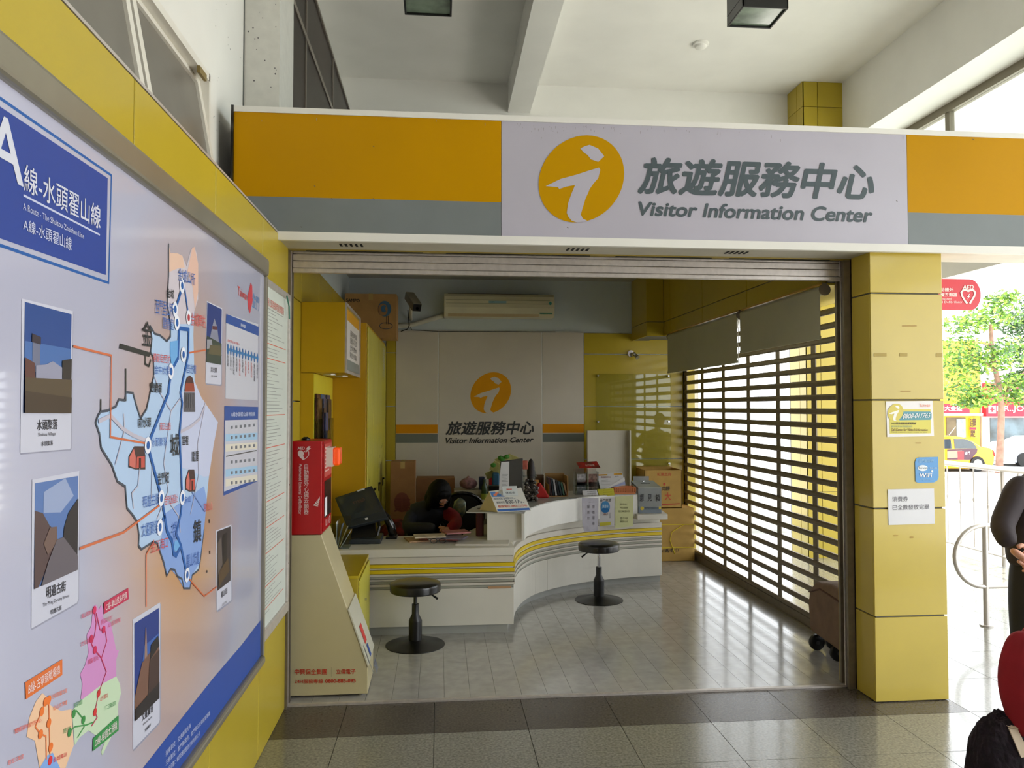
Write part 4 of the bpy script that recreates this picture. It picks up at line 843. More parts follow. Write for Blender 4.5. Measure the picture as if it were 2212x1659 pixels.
# small tents, basket, suggestion box
def tent(name, label, pts, m, txt, tc, Y=2.36):
    t = thing(name, label, 'card', on((pts[0][0] + pts[2][0]) / 2, pts[2][1], 1, Y)); q = [on(*v, 1, Y + (.02 if k < 2 else 0)) for k, v in enumerate(pts)]
    b = B(); b.prism(q, (0, .003, 0), m); bk = [q[0], q[1], q[2] + Vector((0, .05, 0)), q[3] + Vector((0, .05, 0))]; b.prism(bk, (0, .002, 0), m); make(b, 'card', t)
    P = Plane(q[3] + Vector((0, -.001, 0)), q[2] - q[3], (q[0] - q[3]) - (q[0] - q[3]).project(q[2] - q[3]))
    L = (q[2] - q[3]).length; H = (q[0] - q[3]).length
    for k, s in enumerate(txt): P.rtext(s, L * .25, L * .85, H * (.72 - k * .3), H * (.86 - k * .3), tc)
    P.done('print', t)
tent('name_card', 'white tent card at the front edge of the counter, left of the yellow one', [(1258, 1060), (1289, 1058), (1293, 1072), (1261, 1074)], PAPER, ['金門縣政府', '志願服務', '服務台'], (100, 100, 110))
tent('name_card', 'yellow tent card at the front edge of the counter beside the orange basket', [(1290, 1057), (1325, 1055), (1328, 1070), (1295, 1072)], mat('card_yellow', (214, 206, 60), .5, var=0), ['旅遊服務中心', '志願服務', '歡迎光臨'], (150, 140, 40))
bk = thing('orange_basket', 'small orange woven plastic basket on the counter', 'basket', (2.46, 2.42, .801)); OR = mat('orange_plastic', (226, 140, 90), .5, var=.05)
ax, az = pz(1336, 1057, 2.40); cx, cz = pz(1373, 1070, 2.40); b = B()
b.box(ax - .04, cx, 2.40, 2.403, .802, .818, OR); b.box(ax - .04, cx, 2.40, 2.403, .855, .865, OR); b.box(ax - .04, ax - .037, 2.4, 2.52, .802, .862, OR); b.box(cx - .003, cx, 2.4, 2.52, .802, .862, OR); b.box(ax - .04, cx, 2.517, 2.52, .802, .862, OR); b.box(ax - .04, cx, 2.4, 2.52, .801, .804, OR)
for k in range(13): x = ax - .04 + (cx - ax + .04) * k / 12; b.box(x - .004, x + .004, 2.4, 2.403, .815, .858, OR)
for z in (.828, .842): b.box(ax - .04, cx, 2.4, 2.403, z, z + .004, OR)
make(b, 'basket', bk)
sb = thing('suggestion_box', 'clear acrylic suggestion box with black lettering and a grey lower band', 'box', (2.62, 2.5, .63))
b = B(); xa_, xb_ = 2.523, 2.728; GA = mat('silvery_acrylic', (176, 182, 186), .12, spec=.9, coat=.4, alpha=.6)
b.box(xa_, xb_, 2.42, 2.425, .631, .85, GA); b.box(xa_, xb_, 2.68, 2.685, .631, .88, GA); b.box(xa_, xa_ + .005, 2.425, 2.68, .631, .86, GA); b.box(xb_ - .005, xb_, 2.425, 2.68, .631, .86, GA)
b.prism([(xa_, 2.42, .85), (xb_, 2.42, .85), (xb_, 2.685, .885), (xa_, 2.685, .885)], (0, 0, .005), mat('box_lid_grey', (168, 174, 174), .25, var=.02)); make(b, 'box', sb)
b = B(); b.box(xa_ + .02, xb_ - .04, 2.67, 2.675, .89, .93, GA); make(b, 'hinge_flap', sb); b = B(); b.prism([(xa_ + .06, 2.56, .8745), (xb_ - .06, 2.56, .8745), (xb_ - .06, 2.568, .8755), (xa_ + .06, 2.568, .8755)], (0, 0, .001), DARK); make(b, 'slot', sb)
b = B(); b.lathe([(.012, .893), (.012, .90)], (2.62, 2.62, -.006), mat('chrome', (200, 200, 205), .15, .9, var=0), 12); make(b, 'lock', sb)
P = Plane((0, 2.4195, 0), (1, 0, 0), (0, 0, 1)); P.rect(xa_ + .002, xb_ - .002, .635, .685, (126, 138, 150))
for s, x in (('意', 1382), ('見', 1399), ('箱', 1416)): P.text(s, [(x, 1068), (x + 9, 1067), (x + 9, 1082), (x, 1083)], (44, 44, 50), 2, .01)
P.disc((1387, 1098), .016, .016, (216, 190, 60), 3); P.poly([(1423, 1094), (1428, 1094), (1428, 1100), (1423, 1100)], (216, 190, 60), 3); P.text('金門縣旅遊服務中心', [(1393, 1095), (1421, 1094), (1421, 1100), (1393, 1101)], (90, 100, 110), 3); P.done('print', sb)

# sheets hung on the counter front
def hung(name, label, pts, m, Y, draw, cat='notice'):
    q = [on(*v, 1, Y) for v in pts]; t = thing(name, label, cat, (sum((v for v in q), Vector()) / len(q))); b = B(); b.prism(q, (0, .002, 0), m); make(b, 'sheet', t)
    P = Plane((0, Y - .0005, 0), (1, 0, 0), (0, 0, 1)); draw(P); P.done('print', t)
def h1(P):
    for c, col in ((1271, '服務台'), (1282, '旅遊服務')):
        for k, s in enumerate(col): P.text(s, [(c - 2.5, 1091 + k * 12), (c + 2.5, 1091 + k * 12), (c + 2.5, 1098 + k * 12), (c - 2.5, 1098 + k * 12)], (110, 105, 120), 1)
    P.line([(1272, 1085), (1283, 1084)], .002, (150, 150, 165))
hung('plastic_sleeve', 'crumpled clear white sleeve with vertical lettering hung on the counter front, left of three', [(1257, 1076), (1293, 1075), (1292, 1146), (1262, 1149), (1258, 1130)], mat('plastic_white', (214, 212, 228), .2, var=.05, scale=20, bump=.3), 2.18, h1, 'sleeve')
def h2(P):
    P.text('金門旅遊', [(1296, 1078), (1320, 1077), (1320, 1083), (1296, 1084)], (100, 100, 104), 1, .02); P.disc((1307.5, 1095), .040, .050, (74, 150, 206), 1); P.disc((1307.5, 1102), .034, .022, (30, 110, 176), 2); P.text('旅遊卡', [(1301, 1090), (1314, 1090), (1314, 1097), (1301, 1097)], (200, 225, 240), 3, .02)
    P.text('SELF', [(1302, 1108), (1313, 1108), (1313, 1113), (1302, 1113)], (150, 100, 90), 1, .02); P.poly([(1295, 1129), (1319, 1127), (1319, 1134), (1296, 1137)], (206, 196, 60)); P.text('自助旅遊', [(1316, 1107), (1319, 1107), (1319, 1119), (1316, 1119)], (140, 140, 146), 1, vert=True)
hung('poster_sheet', 'white sheet with a large blue ball emblem hung on the counter front, middle of three', [(1293, 1075), (1328, 1074), (1327, 1136), (1294, 1138)], mat('sheet_white', (222, 220, 222), .3, var=.02), 2.33, h2)
def h3(P):
    for k, s in enumerate(('旅遊中心', '今日服務', '志工輪值公告', '', '請洽人員', '謝謝合作')):
        if s: w_ = len(s) * 2.1; P.text(s, [(1348 - w_, 1087 + k * 7.5), (1348 + w_, 1087 + k * 7.5), (1348 + w_, 1091.5 + k * 7.5), (1348 - w_, 1091.5 + k * 7.5)], (130, 130, 96), 1)
hung('pale_notice', 'pale yellow-green laminated notice hung on the counter front, right of three', [(1329, 1073), (1368, 1070), (1367, 1137), (1329, 1141)], mat('notice_green', (220, 222, 170), .2, var=.04, bump=.15), 2.365, h3)

# ------------------------------------------------------------------ cartons on the right, panel, wall fittings
def red(P):
    P.text('紅瓷土府', [(1420, 1021), (1450, 1021), (1450, 1028), (1420, 1028)], (200, 60, 40), 1, .01); P.disc((1435, 1046), .012, .014, (200, 70, 50), 1)
    P.text('肉餅', [(1430, 1050), (1447, 1050), (1447, 1060), (1430, 1060)], (50, 44, 40), 2, .01); P.text('大', [(1436, 1064), (1449, 1064), (1449, 1080), (1436, 1080)], (200, 80, 50), 1, .02); P.line([(1430, 1090), (1468, 1088)], .01, (190, 70, 50))
def blk(P):
    P.text('水瑪毛巾', [(1424, 1186), (1466, 1183), (1466, 1192), (1424, 1195)], (50, 44, 40), 1, .015)
cb = carton('kraft_carton', 'large kraft carton with yellow strapping on the floor at the end of the counter', 2.84, 3.365, 3.44, 3.80, .008, .535, CARD2, tape=False, prints=blk)
YS_ = mat('yellow_strap', (230, 206, 40), .4, var=0)
b = B(); b.box(2.838, 3.367, 3.436, 3.802, .37, .376, YS_); b.box(2.838, 3.367, 3.436, 3.802, .14, .146, YS_); b.tube([(3.25, 3.436, .37), (3.13, 3.432, .30), (3.11, 3.43, .22), (3.16, 3.436, .08)], .004, YS_, 6); make(b, 'strap', cb)
c2 = thing('open_carton', 'open kraft carton with red print on top of the strapped carton', 'carton', (3.05, 3.62, .537))
ax, bx_, zt = 2.86, 3.245, .93
b = B(); e = .006
b.box(ax, bx_, 3.46, 3.46 + e, .537, .915, CARD2); b.box(ax, bx_, 3.78, 3.78 + e, .537, zt, CARD2); b.box(ax, ax + e, 3.46, 3.786, .537, .92, CARD2); b.box(bx_ - e, bx_, 3.46, 3.786, .537, .92, CARD2); b.box(ax, bx_, 3.46, 3.78, .537, .543, CARD2)
make(b, 'body', c2); b = B(); b.prism([(ax, 3.786, zt), (bx_, 3.786, zt), (bx_ - .01, 3.815, zt - .05), (ax + .01, 3.815, zt - .05)], (0, 0, .004), CARD); make(b, 'flap', c2)
P = Plane((0, 3.4585, 0), (1, 0, 0), (0, 0, 1)); red(P); P.done('print', c2)
lp = thing('leaning_panel', 'pale cream tray shaped panel standing upright behind the counter before the yellow wall', 'panel', (2.5, 3.5, .626))
p_ = [on(*v, 1, 3.52) for v in ((1268, 933), (1361, 930))]; xa, xb_ = p_[0].x, p_[1].x; zt = p_[1].z
b = B(); b.box(xa, xb_, 3.54, 3.545, .63, zt, mat('panel_cream', (206, 200, 184), .5, var=.02)); make(b, 'sheet', lp)
b = B(); b.box(xa, xa + .02, 3.50, 3.54, .63, zt, mat('panel_cream', (206, 200, 184), .5)); b.box(xb_ - .015, xb_, 3.48, 3.54, .63, zt, mat('panel_cream', (206, 200, 184), .5)); make(b, 'side_flange', lp)
gb = thing('acrylic_board', 'large clear acrylic notice board on stand-off studs on the yellow back wall', 'notice board', (2.83, 3.78, .92))
b = B(); b.box(2.43, 3.235, 3.775, 3.781, .92, 1.90, clear('board_acrylic', (244, 246, 238), .05, .02)); make(b, 'sheet', gb)
for x in (2.455, 3.21):
    for z in (1.88, 1.40, .96):
        b = B(); b.tube([(x, 3.765, z), (x, 3.82, z)], .010, mat('chrome', (200, 200, 205), .15, .9, var=0), 10); make(b, 'stud', gb)
c = on(1370, 765, 1, 3.75); sp = thing('wall_spotlight', 'small chrome spotlight on the yellow back wall', 'spotlight', (c.x, 3.82, c.z))
CH = mat('chrome', (200, 200, 205), .15, .9, var=0)
b = B(); b.lathe([(.035, 0), (.035, .014)], (0, 0, 0), CH, 18, Matrix.Rotation(PI / 2, 3, 'X')); b.v = [(x + c.x - .02, y + 3.82, z + c.z + .01) for x, y, z in b.v]; make(b, 'base', sp)
b = B(); b.ball((c.x, 3.76, c.z), (.024, .03, .024), CH, 12, 8); b.tube([(c.x + .01, 3.75, c.z - .01), (c.x + .03, 3.72, c.z - .04)], [.02, .026], CH, 12); make(b, 'head', sp, smooth=50)
ac = thing('air_conditioner', 'long cream split air conditioner high on the back wall', 'air conditioner', (1.40, 3.83, 2.46)); AC = mat('aged_cream_plastic', (222, 216, 186), .28, var=.04, scale=4, coat=.2)
b = B(); x0_, x1_ = .85, 1.975; pr = [(3.83, 2.47), (3.66, 2.47), (3.625, 2.50), (3.612, 2.56), (3.612, 2.63), (3.625, 2.675), (3.66, 2.705), (3.83, 2.705)]
b.prism([(x0_, y, z) for y, z in pr], (x1_ - x0_, 0, 0), AC); make(b, 'body', ac, bevel=.006)
b = B(); b.box(x0_ + .04, x1_ - .16, 3.66, 3.80, 2.704, 2.708, mat('dark_grille', (70, 66, 56), .6)); make(b, 'top_grille', ac)
b = B(); b.prism([(x0_ + .04, y, z) for y, z in ((3.655, 2.475), (3.628, 2.498), (3.624, 2.498), (3.650, 2.472))], (x1_ - x0_ - .2, 0, 0), mat('louvre_tan', (196, 176, 140), .4)); make(b, 'louvre', ac)
for z in (2.635, 2.60): b = B(); b.box(x0_ + .02, x1_ - .05, 3.609, 3.612, z, z + .003, mat('ac_groove', (150, 150, 120), .5)); make(b, 'groove', ac)
P = Plane((0, 3.6115, 0), (1, 0, 0), (0, 0, 1)); P.rect(1.30, 1.48, 2.605, 2.628, (150, 190, 196), 3); P.rtext('SAMPO', 1.31, 1.36, 2.61, 2.622, (60, 90, 100), L=4); P.disc((1.93, 2.61), .014, .018, (40, 150, 140), 3, px=False); P.rect(1.82, 1.95, 2.50, 2.512, (60, 140, 120), 3); P.done('sticker', ac)
b = B(); b.tube([on(960, 681, 1, 3.8), on(920, 693, 1, 3.79), on(890, 702, 1, 3.79), on(856, 704, 1, 3.79)], .024, mat('duct_white', (206, 204, 190), .5), 12); solo(b, 'coolant_pipe', 'thick pale lagged pipe running left from the air conditioner', 'pipe', smooth=60)
cc = thing('security_camera', 'grey boxy security camera on the back wall between fan carton and air conditioner', 'camera', on(888, 690, 1, 3.8)); h = on(880, 640, 1, 3.62)
fwd = (on(903, 668, 1, 3.36) - on(882, 636, 1, 3.66)).normalized(); M = Matrix.Translation(on(892, 652, 1, 3.5)) @ fwd.to_track_quat('-Y', 'Z').to_matrix().to_4x4()
b = B(); b.box(-.045, .045, -.15, .15, -.036, .045, mat('camera_grey', (150, 146, 126), .4, var=.03), M); make(b, 'housing', cc, bevel=.008)
b = B(); b.box(-.04, .04, -.156, -.15, -.032, .04, BLACK, M); make(b, 'front', cc); b = B(); b.tube([M @ Vector((0, -.157, 0)), M @ Vector((0, -.162, 0))], .014, mat('lens', (8, 8, 12), .05, var=0), 12); make(b, 'lens', cc)
b = B(); b.tube([M @ Vector((0, .05, -.03)), on(887, 685, 1, 3.7), on(888, 690, 1, 3.83)], .016, mat('camera_bracket', (190, 186, 170), .4), 8); make(b, 'bracket', cc)
b = B(); b.tube([on(881, 670, 1, 3.8), on(883, 692, 1, 3.76), on(884, 703, 1, 3.76), on(880, 711, 1, 3.80), on(866, 716, 1, 3.81)], .005, BLACK, 5); b.tube([on(884, 703, 1, 3.80), on(890, 713, 1, 3.81), on(950, 716, 1, 3.81), on(1200, 717.5, 1, 3.81)], .004, BLACK, 5); make(b, 'cable', cc)

# left rear: tall carton, flat carton, clothes
def lft(P):
    P.disc((868, 1085), .07, .09, (118, 60, 44), 1); P.text('貢糖', [(852, 1075), (886, 1075), (886, 1105), (852, 1105)], (110, 50, 40), 2, .02)
carton('tall_carton', 'tall brown carton standing on end between the locker and the clerk', .36, .585, 3.0, 3.28, .008, 1.05, mat('darker_cardboard', (150, 106, 66), .85, var=.08, scale=9), prints=lft)  # one even brown, darker than the other cartons
carton('flat_carton', 'low brown carton along the back wall behind the clerk', pz(903, 1, 3.5)[0], pz(984, 1, 3.5)[0], 3.45, 3.70, .626, pz(1, 1040, 3.5)[1], mat('darker_cardboard', (150, 106, 66), .85), tape=False)
b = B(); rr = random.Random(2)
b.ball((.44, 2.72, .40), (.16, .14, .16), mat('dull_red_cloth', (150, 46, 44), .85, var=.5, scale=14, c2=(70, 24, 24)), 24, 14, lambda v: .25 * noise.noise(v * 2.7)); b.box(.34, .56, 2.62, 2.82, .008, .30, BLACK)
solo(b, 'clothes_heap', 'heap of dull red cloth on a low black stand behind the telephone', 'clothes', smooth=80)
# office chair
oc = thing('office_chair', 'black round-backed office chair behind the desk right of the clerk', 'chair', (1.02, 2.7, .006)); c = on(998, 1105, 1, 2.62)
b = B(); pts = [(c.x + .20 * math.cos(t) * (1 if math.sin(t) > 0 else .95), 2.62 + .04 * math.cos(t * 2), c.z - .02 + .185 * math.sin(t)) for t in [2 * PI * k / 28 for k in range(28)]]
b.tube(pts, .018, BLKGLOSS, 10, closed=True); make(b, 'back_rim', oc, smooth=60)
b = B(); b.ball((c.x, 2.66, c.z - .02), (.19, .035, .175), mat('mesh_dark_fabric', (38, 36, 34), .8, var=.1, scale=40), 24, 12); make(b, 'backrest', oc, smooth=60)
b = B(); b.ball((c.x, 2.45, .40), (.21, .20, .035), mat('mesh_dark_fabric', (38, 36, 34), .8), 24, 10); make(b, 'seat', oc, smooth=60)
b = B(); b.tube([(c.x, 2.45, .06), (c.x, 2.45, .38)], .02, BLACK, 10); b.tube([(c.x, 2.5, .37), (c.x, 2.68, .40), (c.x, 2.68, c.z - .1)], .012, BLACK, 8); make(b, 'column', oc)
for k in range(5):
    a = 2 * PI * k / 5; b = B(); b.tube([(c.x, 2.45, .075), (c.x + .24 * math.cos(a), 2.45 + .24 * math.sin(a), .045)], [.018, .012], BLACK, 8); b.ball((c.x + .24 * math.cos(a), 2.45 + .24 * math.sin(a), .026), (.02, .02, .02), BLACK, 8, 6); make(b, 'leg', oc)
c3 = on(993, 1098, 1, 2.5); b = B(); b.ball((0, 0, 0), (.058, .03, .085), mat('shiny_snack_bag', (170, 170, 130), .18, .3, var=.6, scale=26, c2=(90, 110, 120)), 20, 14, lambda v: .15 * noise.noise(v * 4)); b.v = [(x + c3.x, y + 2.54, z + c3.z) for x, y, z in b.v]
solo(b, 'snack_bag', 'shiny grey green plastic bag against the round chair back', 'bag', smooth=60)
b = B(); b.box(1.08, 1.135, 1.56, 1.64, .5915, .80, mat('maroon_tube', (92, 28, 34), .4)); solo(b, 'document_tube', 'maroon upright document file left of the raised counter', 'file', bevel=.01)

# wheeled cloth shopping trolley by the jamb
tr = thing('shopping_trolley', 'taupe cloth wheeled trolley bag by the column inside the opening', 'trolley', (3.22, .5, .006)); TA = mat('taupe_cloth', (128, 104, 88), .85, var=.12, scale=10, bump=.3)
b = B()
prof = [(.10, .10), (.60, .13), (.625, .30), (.60, .40), (.52, .46), (.35, .48), (.12, .47), (.08, .3)]
b.prism([(3.15, y, z) for y, z in prof], (.20, 0, 0), TA); o = make(b, 'bag', tr, bevel=.03, seg=4, smooth=60)
b = B(); b.box(3.145, 3.37, .10, .12, .40, .42, mat('taupe_edge', (100, 70, 56), .7)); b.tube([(3.148, .12, .40), (3.146, .45, .43), (3.148, .59, .38)], .006, mat('taupe_edge', (100, 70, 56), .7), 6); make(b, 'flap_seam', tr)
for x, y in ((3.20, .60), (3.225, .385), (3.31, .60), (3.32, .385)):
    b = B(); b.lathe([(.044, -.014), (.050, -.009), (.050, .009), (.044, .014), (.02, .016)], (0, 0, 0), BLACK, 20, Matrix.Rotation(PI / 2, 3, 'X')); b.v = [(a + x, c_ + y, d + .058) for a, c_, d in b.v]; w_ = make(b, 'wheel', tr, smooth=40)
    b = B(); b.tube([(x, y - .020, .058), (x, y + .020, .058)], .012, mat('hub_grey', (60, 60, 62), .4), 10); make(b, 'hub', w_)
b = B()
for y in (.375, .585): b.tube([(3.21, y + .015, .06), (3.21, y + .015, .12), (3.33, y + .015, .12), (3.33, y + .015, .06)], .008, DKALU, 8)
make(b, 'axle_frame', tr)
b = B(); b.tube([(3.18, .10, .12), (3.18, .09, .55), (3.18, .09, .62), (3.34, .09, .62), (3.34, .10, .12)], .008, ALU, 8); make(b, 'handle', tr)

# ------------------------------------------------------------------ people
def skin_body(name, parent, pts, edges, mt, sub=2, root=0):
    me = bpy.data.meshes.new(name); base = WL[parent.name]; me.from_pydata([Vector(p[:3]) - base for p in pts], edges, []); me.materials.append(mt)
    o = bpy.data.objects.new(name, me); link(o, parent)
    m = o.modifiers.new('skin', 'SKIN'); m.use_smooth_shade = True
    for i, p in enumerate(pts): r = p[3]; me.skin_vertices[0].data[i].radius = (r, r) if not isinstance(r, tuple) else r
    me.skin_vertices[0].data[root].use_root = True
    s_ = o.modifiers.new('sub', 'SUBSURF'); s_.levels = sub; s_.render_levels = sub
    dg = bpy.context.evaluated_depsgraph_get(); m2 = bpy.data.meshes.new_from_object(o.evaluated_get(dg)); o.modifiers.clear(); o.data = m2
    if not m2.materials: m2.materials.append(mt)
    return o
SKIN = mat('skin', (196, 142, 116), .5, var=.05, scale=20); HAIR = mat('black_hair', (9, 7, 7), .6, var=.4, scale=60, bump=.4, detail=6, spec=.2)
def head(parent, c, r, yaw, tilt, hair_fn, hair_mat=HAIR):
    """c: centre of skull, faces -Y before rotation"""
    M = Matrix.Translation(c) @ Matrix.Rotation(yaw, 4, 'Z') @ Matrix.Rotation(tilt, 4, 'X')
    def shp(v):
        s = 0
        if v.z < -.2: s -= .16 * (-v.z - .2) * (1.4 if v.y > 0 else .7)
        if v.y < -.5: s -= .04
        return s
    b = B(); b.ball((0, 0, 0), (r * .78, r * .95, r * 1.12), SKIN, 24, 18, shp)
    b.add([(-.0, -r * 1.12, -r * .20), (-r * .12, -r * .90, -r * .26), (r * .12, -r * .90, -r * .26), (0, -r * .93, r * .12)], [(0, 1, 2), (0, 3, 1), (0, 2, 3), (1, 3, 2)], SKIN)
    for s in (-1, 1): b.ball((s * r * .80, .05 * r, -r * .05), (r * .08, r * .16, r * .24), SKIN, 8, 6)
    b.v = [tuple(M @ Vector(v)) for v in b.v]; h = make(b, 'head', parent, smooth=80)
    b = B()
    for s in (-1, 1): b.ball((s * r * .30, -r * .86, r * .02), (r * .11, r * .06, r * .055), mat('eye_dark', (30, 22, 20), .2, var=0), 8, 6)
    b.ball((0, -r * .84, -r * .52), (r * .24, r * .05, r * .05), mat('lips', (160, 84, 78), .4, var=0), 10, 6); b.v = [tuple(M @ Vector(v)) for v in b.v]; make(b, 'face_features', parent)
    b = B(); hair_fn(b, r, hair_mat); b.v = [tuple(M @ Vector(v)) for v in b.v]; make(b, 'hair', parent, smooth=80)
def hand(parent, w_, d, up, side, mt, curl=.9, s=1.0, name='hand'):
    """palm plus five separate bent fingers; d: direction of the fingers, up: back of the hand, side: +1 thumb to the left"""
    d = Vector(d).normalized(); up = Vector(up); up = (up - up.dot(d) * d).normalized(); r = d.cross(up) * side; w_ = Vector(w_); s = s / S
    pts = [(*w_, .026 * s), (*(w_ + d * .045 * s), .030 * s), (*(w_ + d * .08 * s), .030 * s)]; edges = [(0, 1), (1, 2)]
    b = skin_body(name, parent, [(p[0], p[1], p[2], (p[3], p[3] * .62)) for p in pts], edges, mt, 2)
    def rot(v, a): return (v * math.cos(a) - up * math.sin(a)).normalized()
    for k, (o_, L) in enumerate(((-.027, .070), (-.009, .080), (.009, .075), (.026, .058))):
        base = w_ + d * .075 * s + r * o_ * s; p = base; chain = [(*(base - d * .02 * s), .0095 * s), (*base, .0095 * s)]
        for j, a in enumerate((.35, .9, 1.25)): dd = rot(d, a * curl); p = p + dd * L * s * (.42, .33, .25)[j]; chain.append((*p, (.0088, .008, .0068)[j] * s))
        skin_body('finger', parent, chain, [(i, i + 1) for i in range(4)], mt, 1)
    base = w_ + d * .02 * s - r * .024 * s; t1 = base + (d * .5 - r * .7 - up * .2).normalized() * .035 * s; t2 = t1 + (d * .9 - up * .4).normalized() * .03 * s
    skin_body('thumb', parent, [(*base, .012 * s), (*t1, .011 * s), (*t2, .009 * s)], [(0, 1), (1, 2)], mt, 1)
    return b
# clerk, seated, leaning over the desk to the right
ck = thing('person', 'person with black bobbed hair, dark vest and red sleeves bent over the desk', 'person', (.70, 2.35, .006))
VEST = mat('navy_vest', (34, 36, 46), .75, var=.15, scale=20, bump=.2); RSL = mat('red_sleeve', (150, 26, 40), .75, var=.12, scale=14); JE = mat('dark_trousers', (26, 27, 34), .8)
hp = Vector((.66, 2.42, .44))
T_ = [(.66, 2.42, .42, (.15, .11)), (.67, 2.36, .52, (.15, .11)), (.69, 2.28, .63, (.155, .10)), (.72, 2.22, .72, (.13, .085)), (.77, 2.17, .77, .05),     # spine 0-4
      (.58, 2.22, .70, .062), (.86, 2.26, .70, .062)]                                                # shoulders 5,6
body = skin_body('torso', ck, T_, [(0, 1), (1, 2), (2, 3), (3, 4), (3, 5), (3, 6)], VEST)
skin_body('sleeve', ck, [(.60, 2.22, .70, .058), (.56, 2.12, .62, .055), (.56, 2.02, .59, .052), (.66, 1.92, .615, .045), (.78, 1.86, .625, .034)], [(0, 1), (1, 2), (2, 3), (3, 4)], VEST)
skin_body('sleeve', ck, [(.85, 2.26, .69, .060), (.93, 2.16, .66, .058), (.945, 2.02, .63, .054), (.92, 1.90, .625, .046), (.88, 1.83, .625, .036)], [(0, 1), (1, 2), (2, 3), (3, 4)], RSL)
skin_body('legs', ck, [(.66, 2.42, .42, .12), (.58, 2.40, .42, .085), (.57, 2.08, .43, .07), (.57, 2.06, .10, .045), (.57, 1.98, .035, .035), (.76, 2.40, .42, .085), (.78, 2.08, .43, .07), (.78, 2.06, .10, .045), (.78, 1.98, .035, .035)], [(0, 1), (1, 2), (2, 3), (3, 4), (0, 5), (5, 6), (6, 7), (7, 8)], JE)
def bob(b, r, m):
    def f(v):
        s = .05 * noise.noise(Vector((v.x * 5, v.y * 5, v.z)));
        if v.z < -.1: s += .12 * (-v.z)
        return s
    b.ball((0, r * .16, r * .10), (r * .98, r * 1.02, r * 1.22), m, 28, 18, f)
    b.ball((0, r * .30, -r * .45), (r * 1.0, r * .90, r * .95), m, 28, 14, f)
    for s in (-1, 1): b.ball((s * r * .78, -r * .12, -r * .5), (r * .24, r * .5, r * .9), m, 14, 10, f)
    b.ball((0, -r * .62, r * .55), (r * .66, r * .30, r * .42), m, 14, 8)
head(ck, Vector((.81, 2.10, .845)), .098, .45, .62, bob)
hand(ck, (.80, 1.845, .628), (1, -.35, -.15), (0, 0, 1), 1, SKIN); hand(ck, (.865, 1.815, .628), (-.1, -1, -.15), (0, 0, 1), -1, SKIN)
b = B(); b.box(.50, .86, 2.24, 2.58, .36, .40, BLACK); b.tube([(.68, 2.42, .06), (.68, 2.42, .37)], .02, BLACK, 10); b.tube([(.5, 2.42, .03), (.86, 2.42, .03)], .018, BLACK, 8); b.tube([(.68, 2.24, .03), (.68, 2.6, .03)], .018, BLACK, 8)
solo(b, 'swivel_seat', 'low black swivel seat under the clerk', 'chair')

# man with his hands clasped behind his back at the right edge
def loft(name, parent, rings, mt, n=20):
    """closed soft body from elliptical rings (x, y, z, rx, ry), bottom to top"""
    b = B(); vs = []; R_ = [Vector(r[:3]) for r in rings]
    for x, y, z_, rx, ry in rings: vs += [(x + rx * math.cos(2 * PI * k / n), y + ry * math.sin(2 * PI * k / n), z_) for k in range(n)]
    fs = [(i * n + k, i * n + (k + 1) % n, (i + 1) * n + (k + 1) % n, (i + 1) * n + k) for i in range(len(rings) - 1) for k in range(n)] + [list(range(n))[::-1], [(len(rings) - 1) * n + k for k in range(n)]]
    b.add(vs, fs, mt); o = make(b, name, parent, smooth=180 - 1); m = o.modifiers.new('sub', 'SUBSURF'); m.levels = m.render_levels = 1; return o
mx, my = 4.19, -.12
mn = thing('person', 'person in dark jacket and trousers with hands clasped behind the back beyond the column', 'person', (mx, my, 0))
JK = mat('dark_brown_jacket', (44, 34, 38), .8, var=.15, scale=12, bump=.25); TRS = mat('black_trousers', (24, 22, 28), .8, var=.1)
z = lambda v: v / S
loft('jacket', mn, [(mx, my, z(.80), .215, .13), (mx, my, z(.82), .232, .14), (mx, my, z(.93), .245, .15), (mx, my, z(1.08), .225, .14), (mx, my, z(1.25), .20, .125), (mx, my, z(1.38), .165, .10), (mx, my, z(1.43), .10, .075), (mx, my, z(1.46), .055, .055)], JK)
for s in (-1, 1):
    skin_body('sleeve', mn, [(mx + s * .12, my, z(1.375), .066), (mx + s * .20, my - .02, z(1.31), .070), (mx + s * .265, my - .05, z(1.20), .066), (mx + s * .345, my - .08, z(1.09), .066), (mx + s * .365, my - .14, z(1.03), .058), (mx + s * .385, my - .19, z(.985), .046)], [(0, 1), (1, 2), (2, 3), (3, 4), (4, 5)], JK)
skin_body('trousers', mn, [(mx, my, z(.92), .07), (mx - .11, my, z(.84), .115), (mx - .145, my - .005, z(.48), .090), (mx - .15, my, z(.10), .065), (mx + .11, my, z(.84), .115), (mx + .145, my - .005, z(.48), .090), (mx + .15, my, z(.10), .065)], [(0, 1), (1, 2), (2, 3), (0, 4), (4, 5), (5, 6)], TRS)
for s in (-1, 1):
    b = B(); b.ball((mx + s * .15, my + .04, .035), (.045, .11, .035), BLACK, 14, 8); make(b, 'shoe', mn, smooth=60)
hand(mn, (mx - .385, my - .205, z(.965)), (.75, -.05, -.55), (-.1, -1, .1), 1, SKIN, .75, 1.35); hand(mn, (mx - .20, my - .24, z(.89)), (-.85, -.1, -.4), (.2, -1, .1), -1, SKIN, .8, 1.2)
def short(b, r, m): b.ball((0, r * .10, r * .22), (r * .86, r * 1.0, r * 1.02), m, 20, 12); b.ball((0, r * .45, -r * .1), (r * .72, r * .58, r * .75), m, 16, 10)
skin_body('neck', mn, [(mx, my, z(1.42), .048), (mx + .035, my + .015, z(1.53), .045)], [(0, 1)], SKIN)
head(mn, Vector((mx + .05, my + .03, z(1.62))), .095, PI - .3, .05, short)

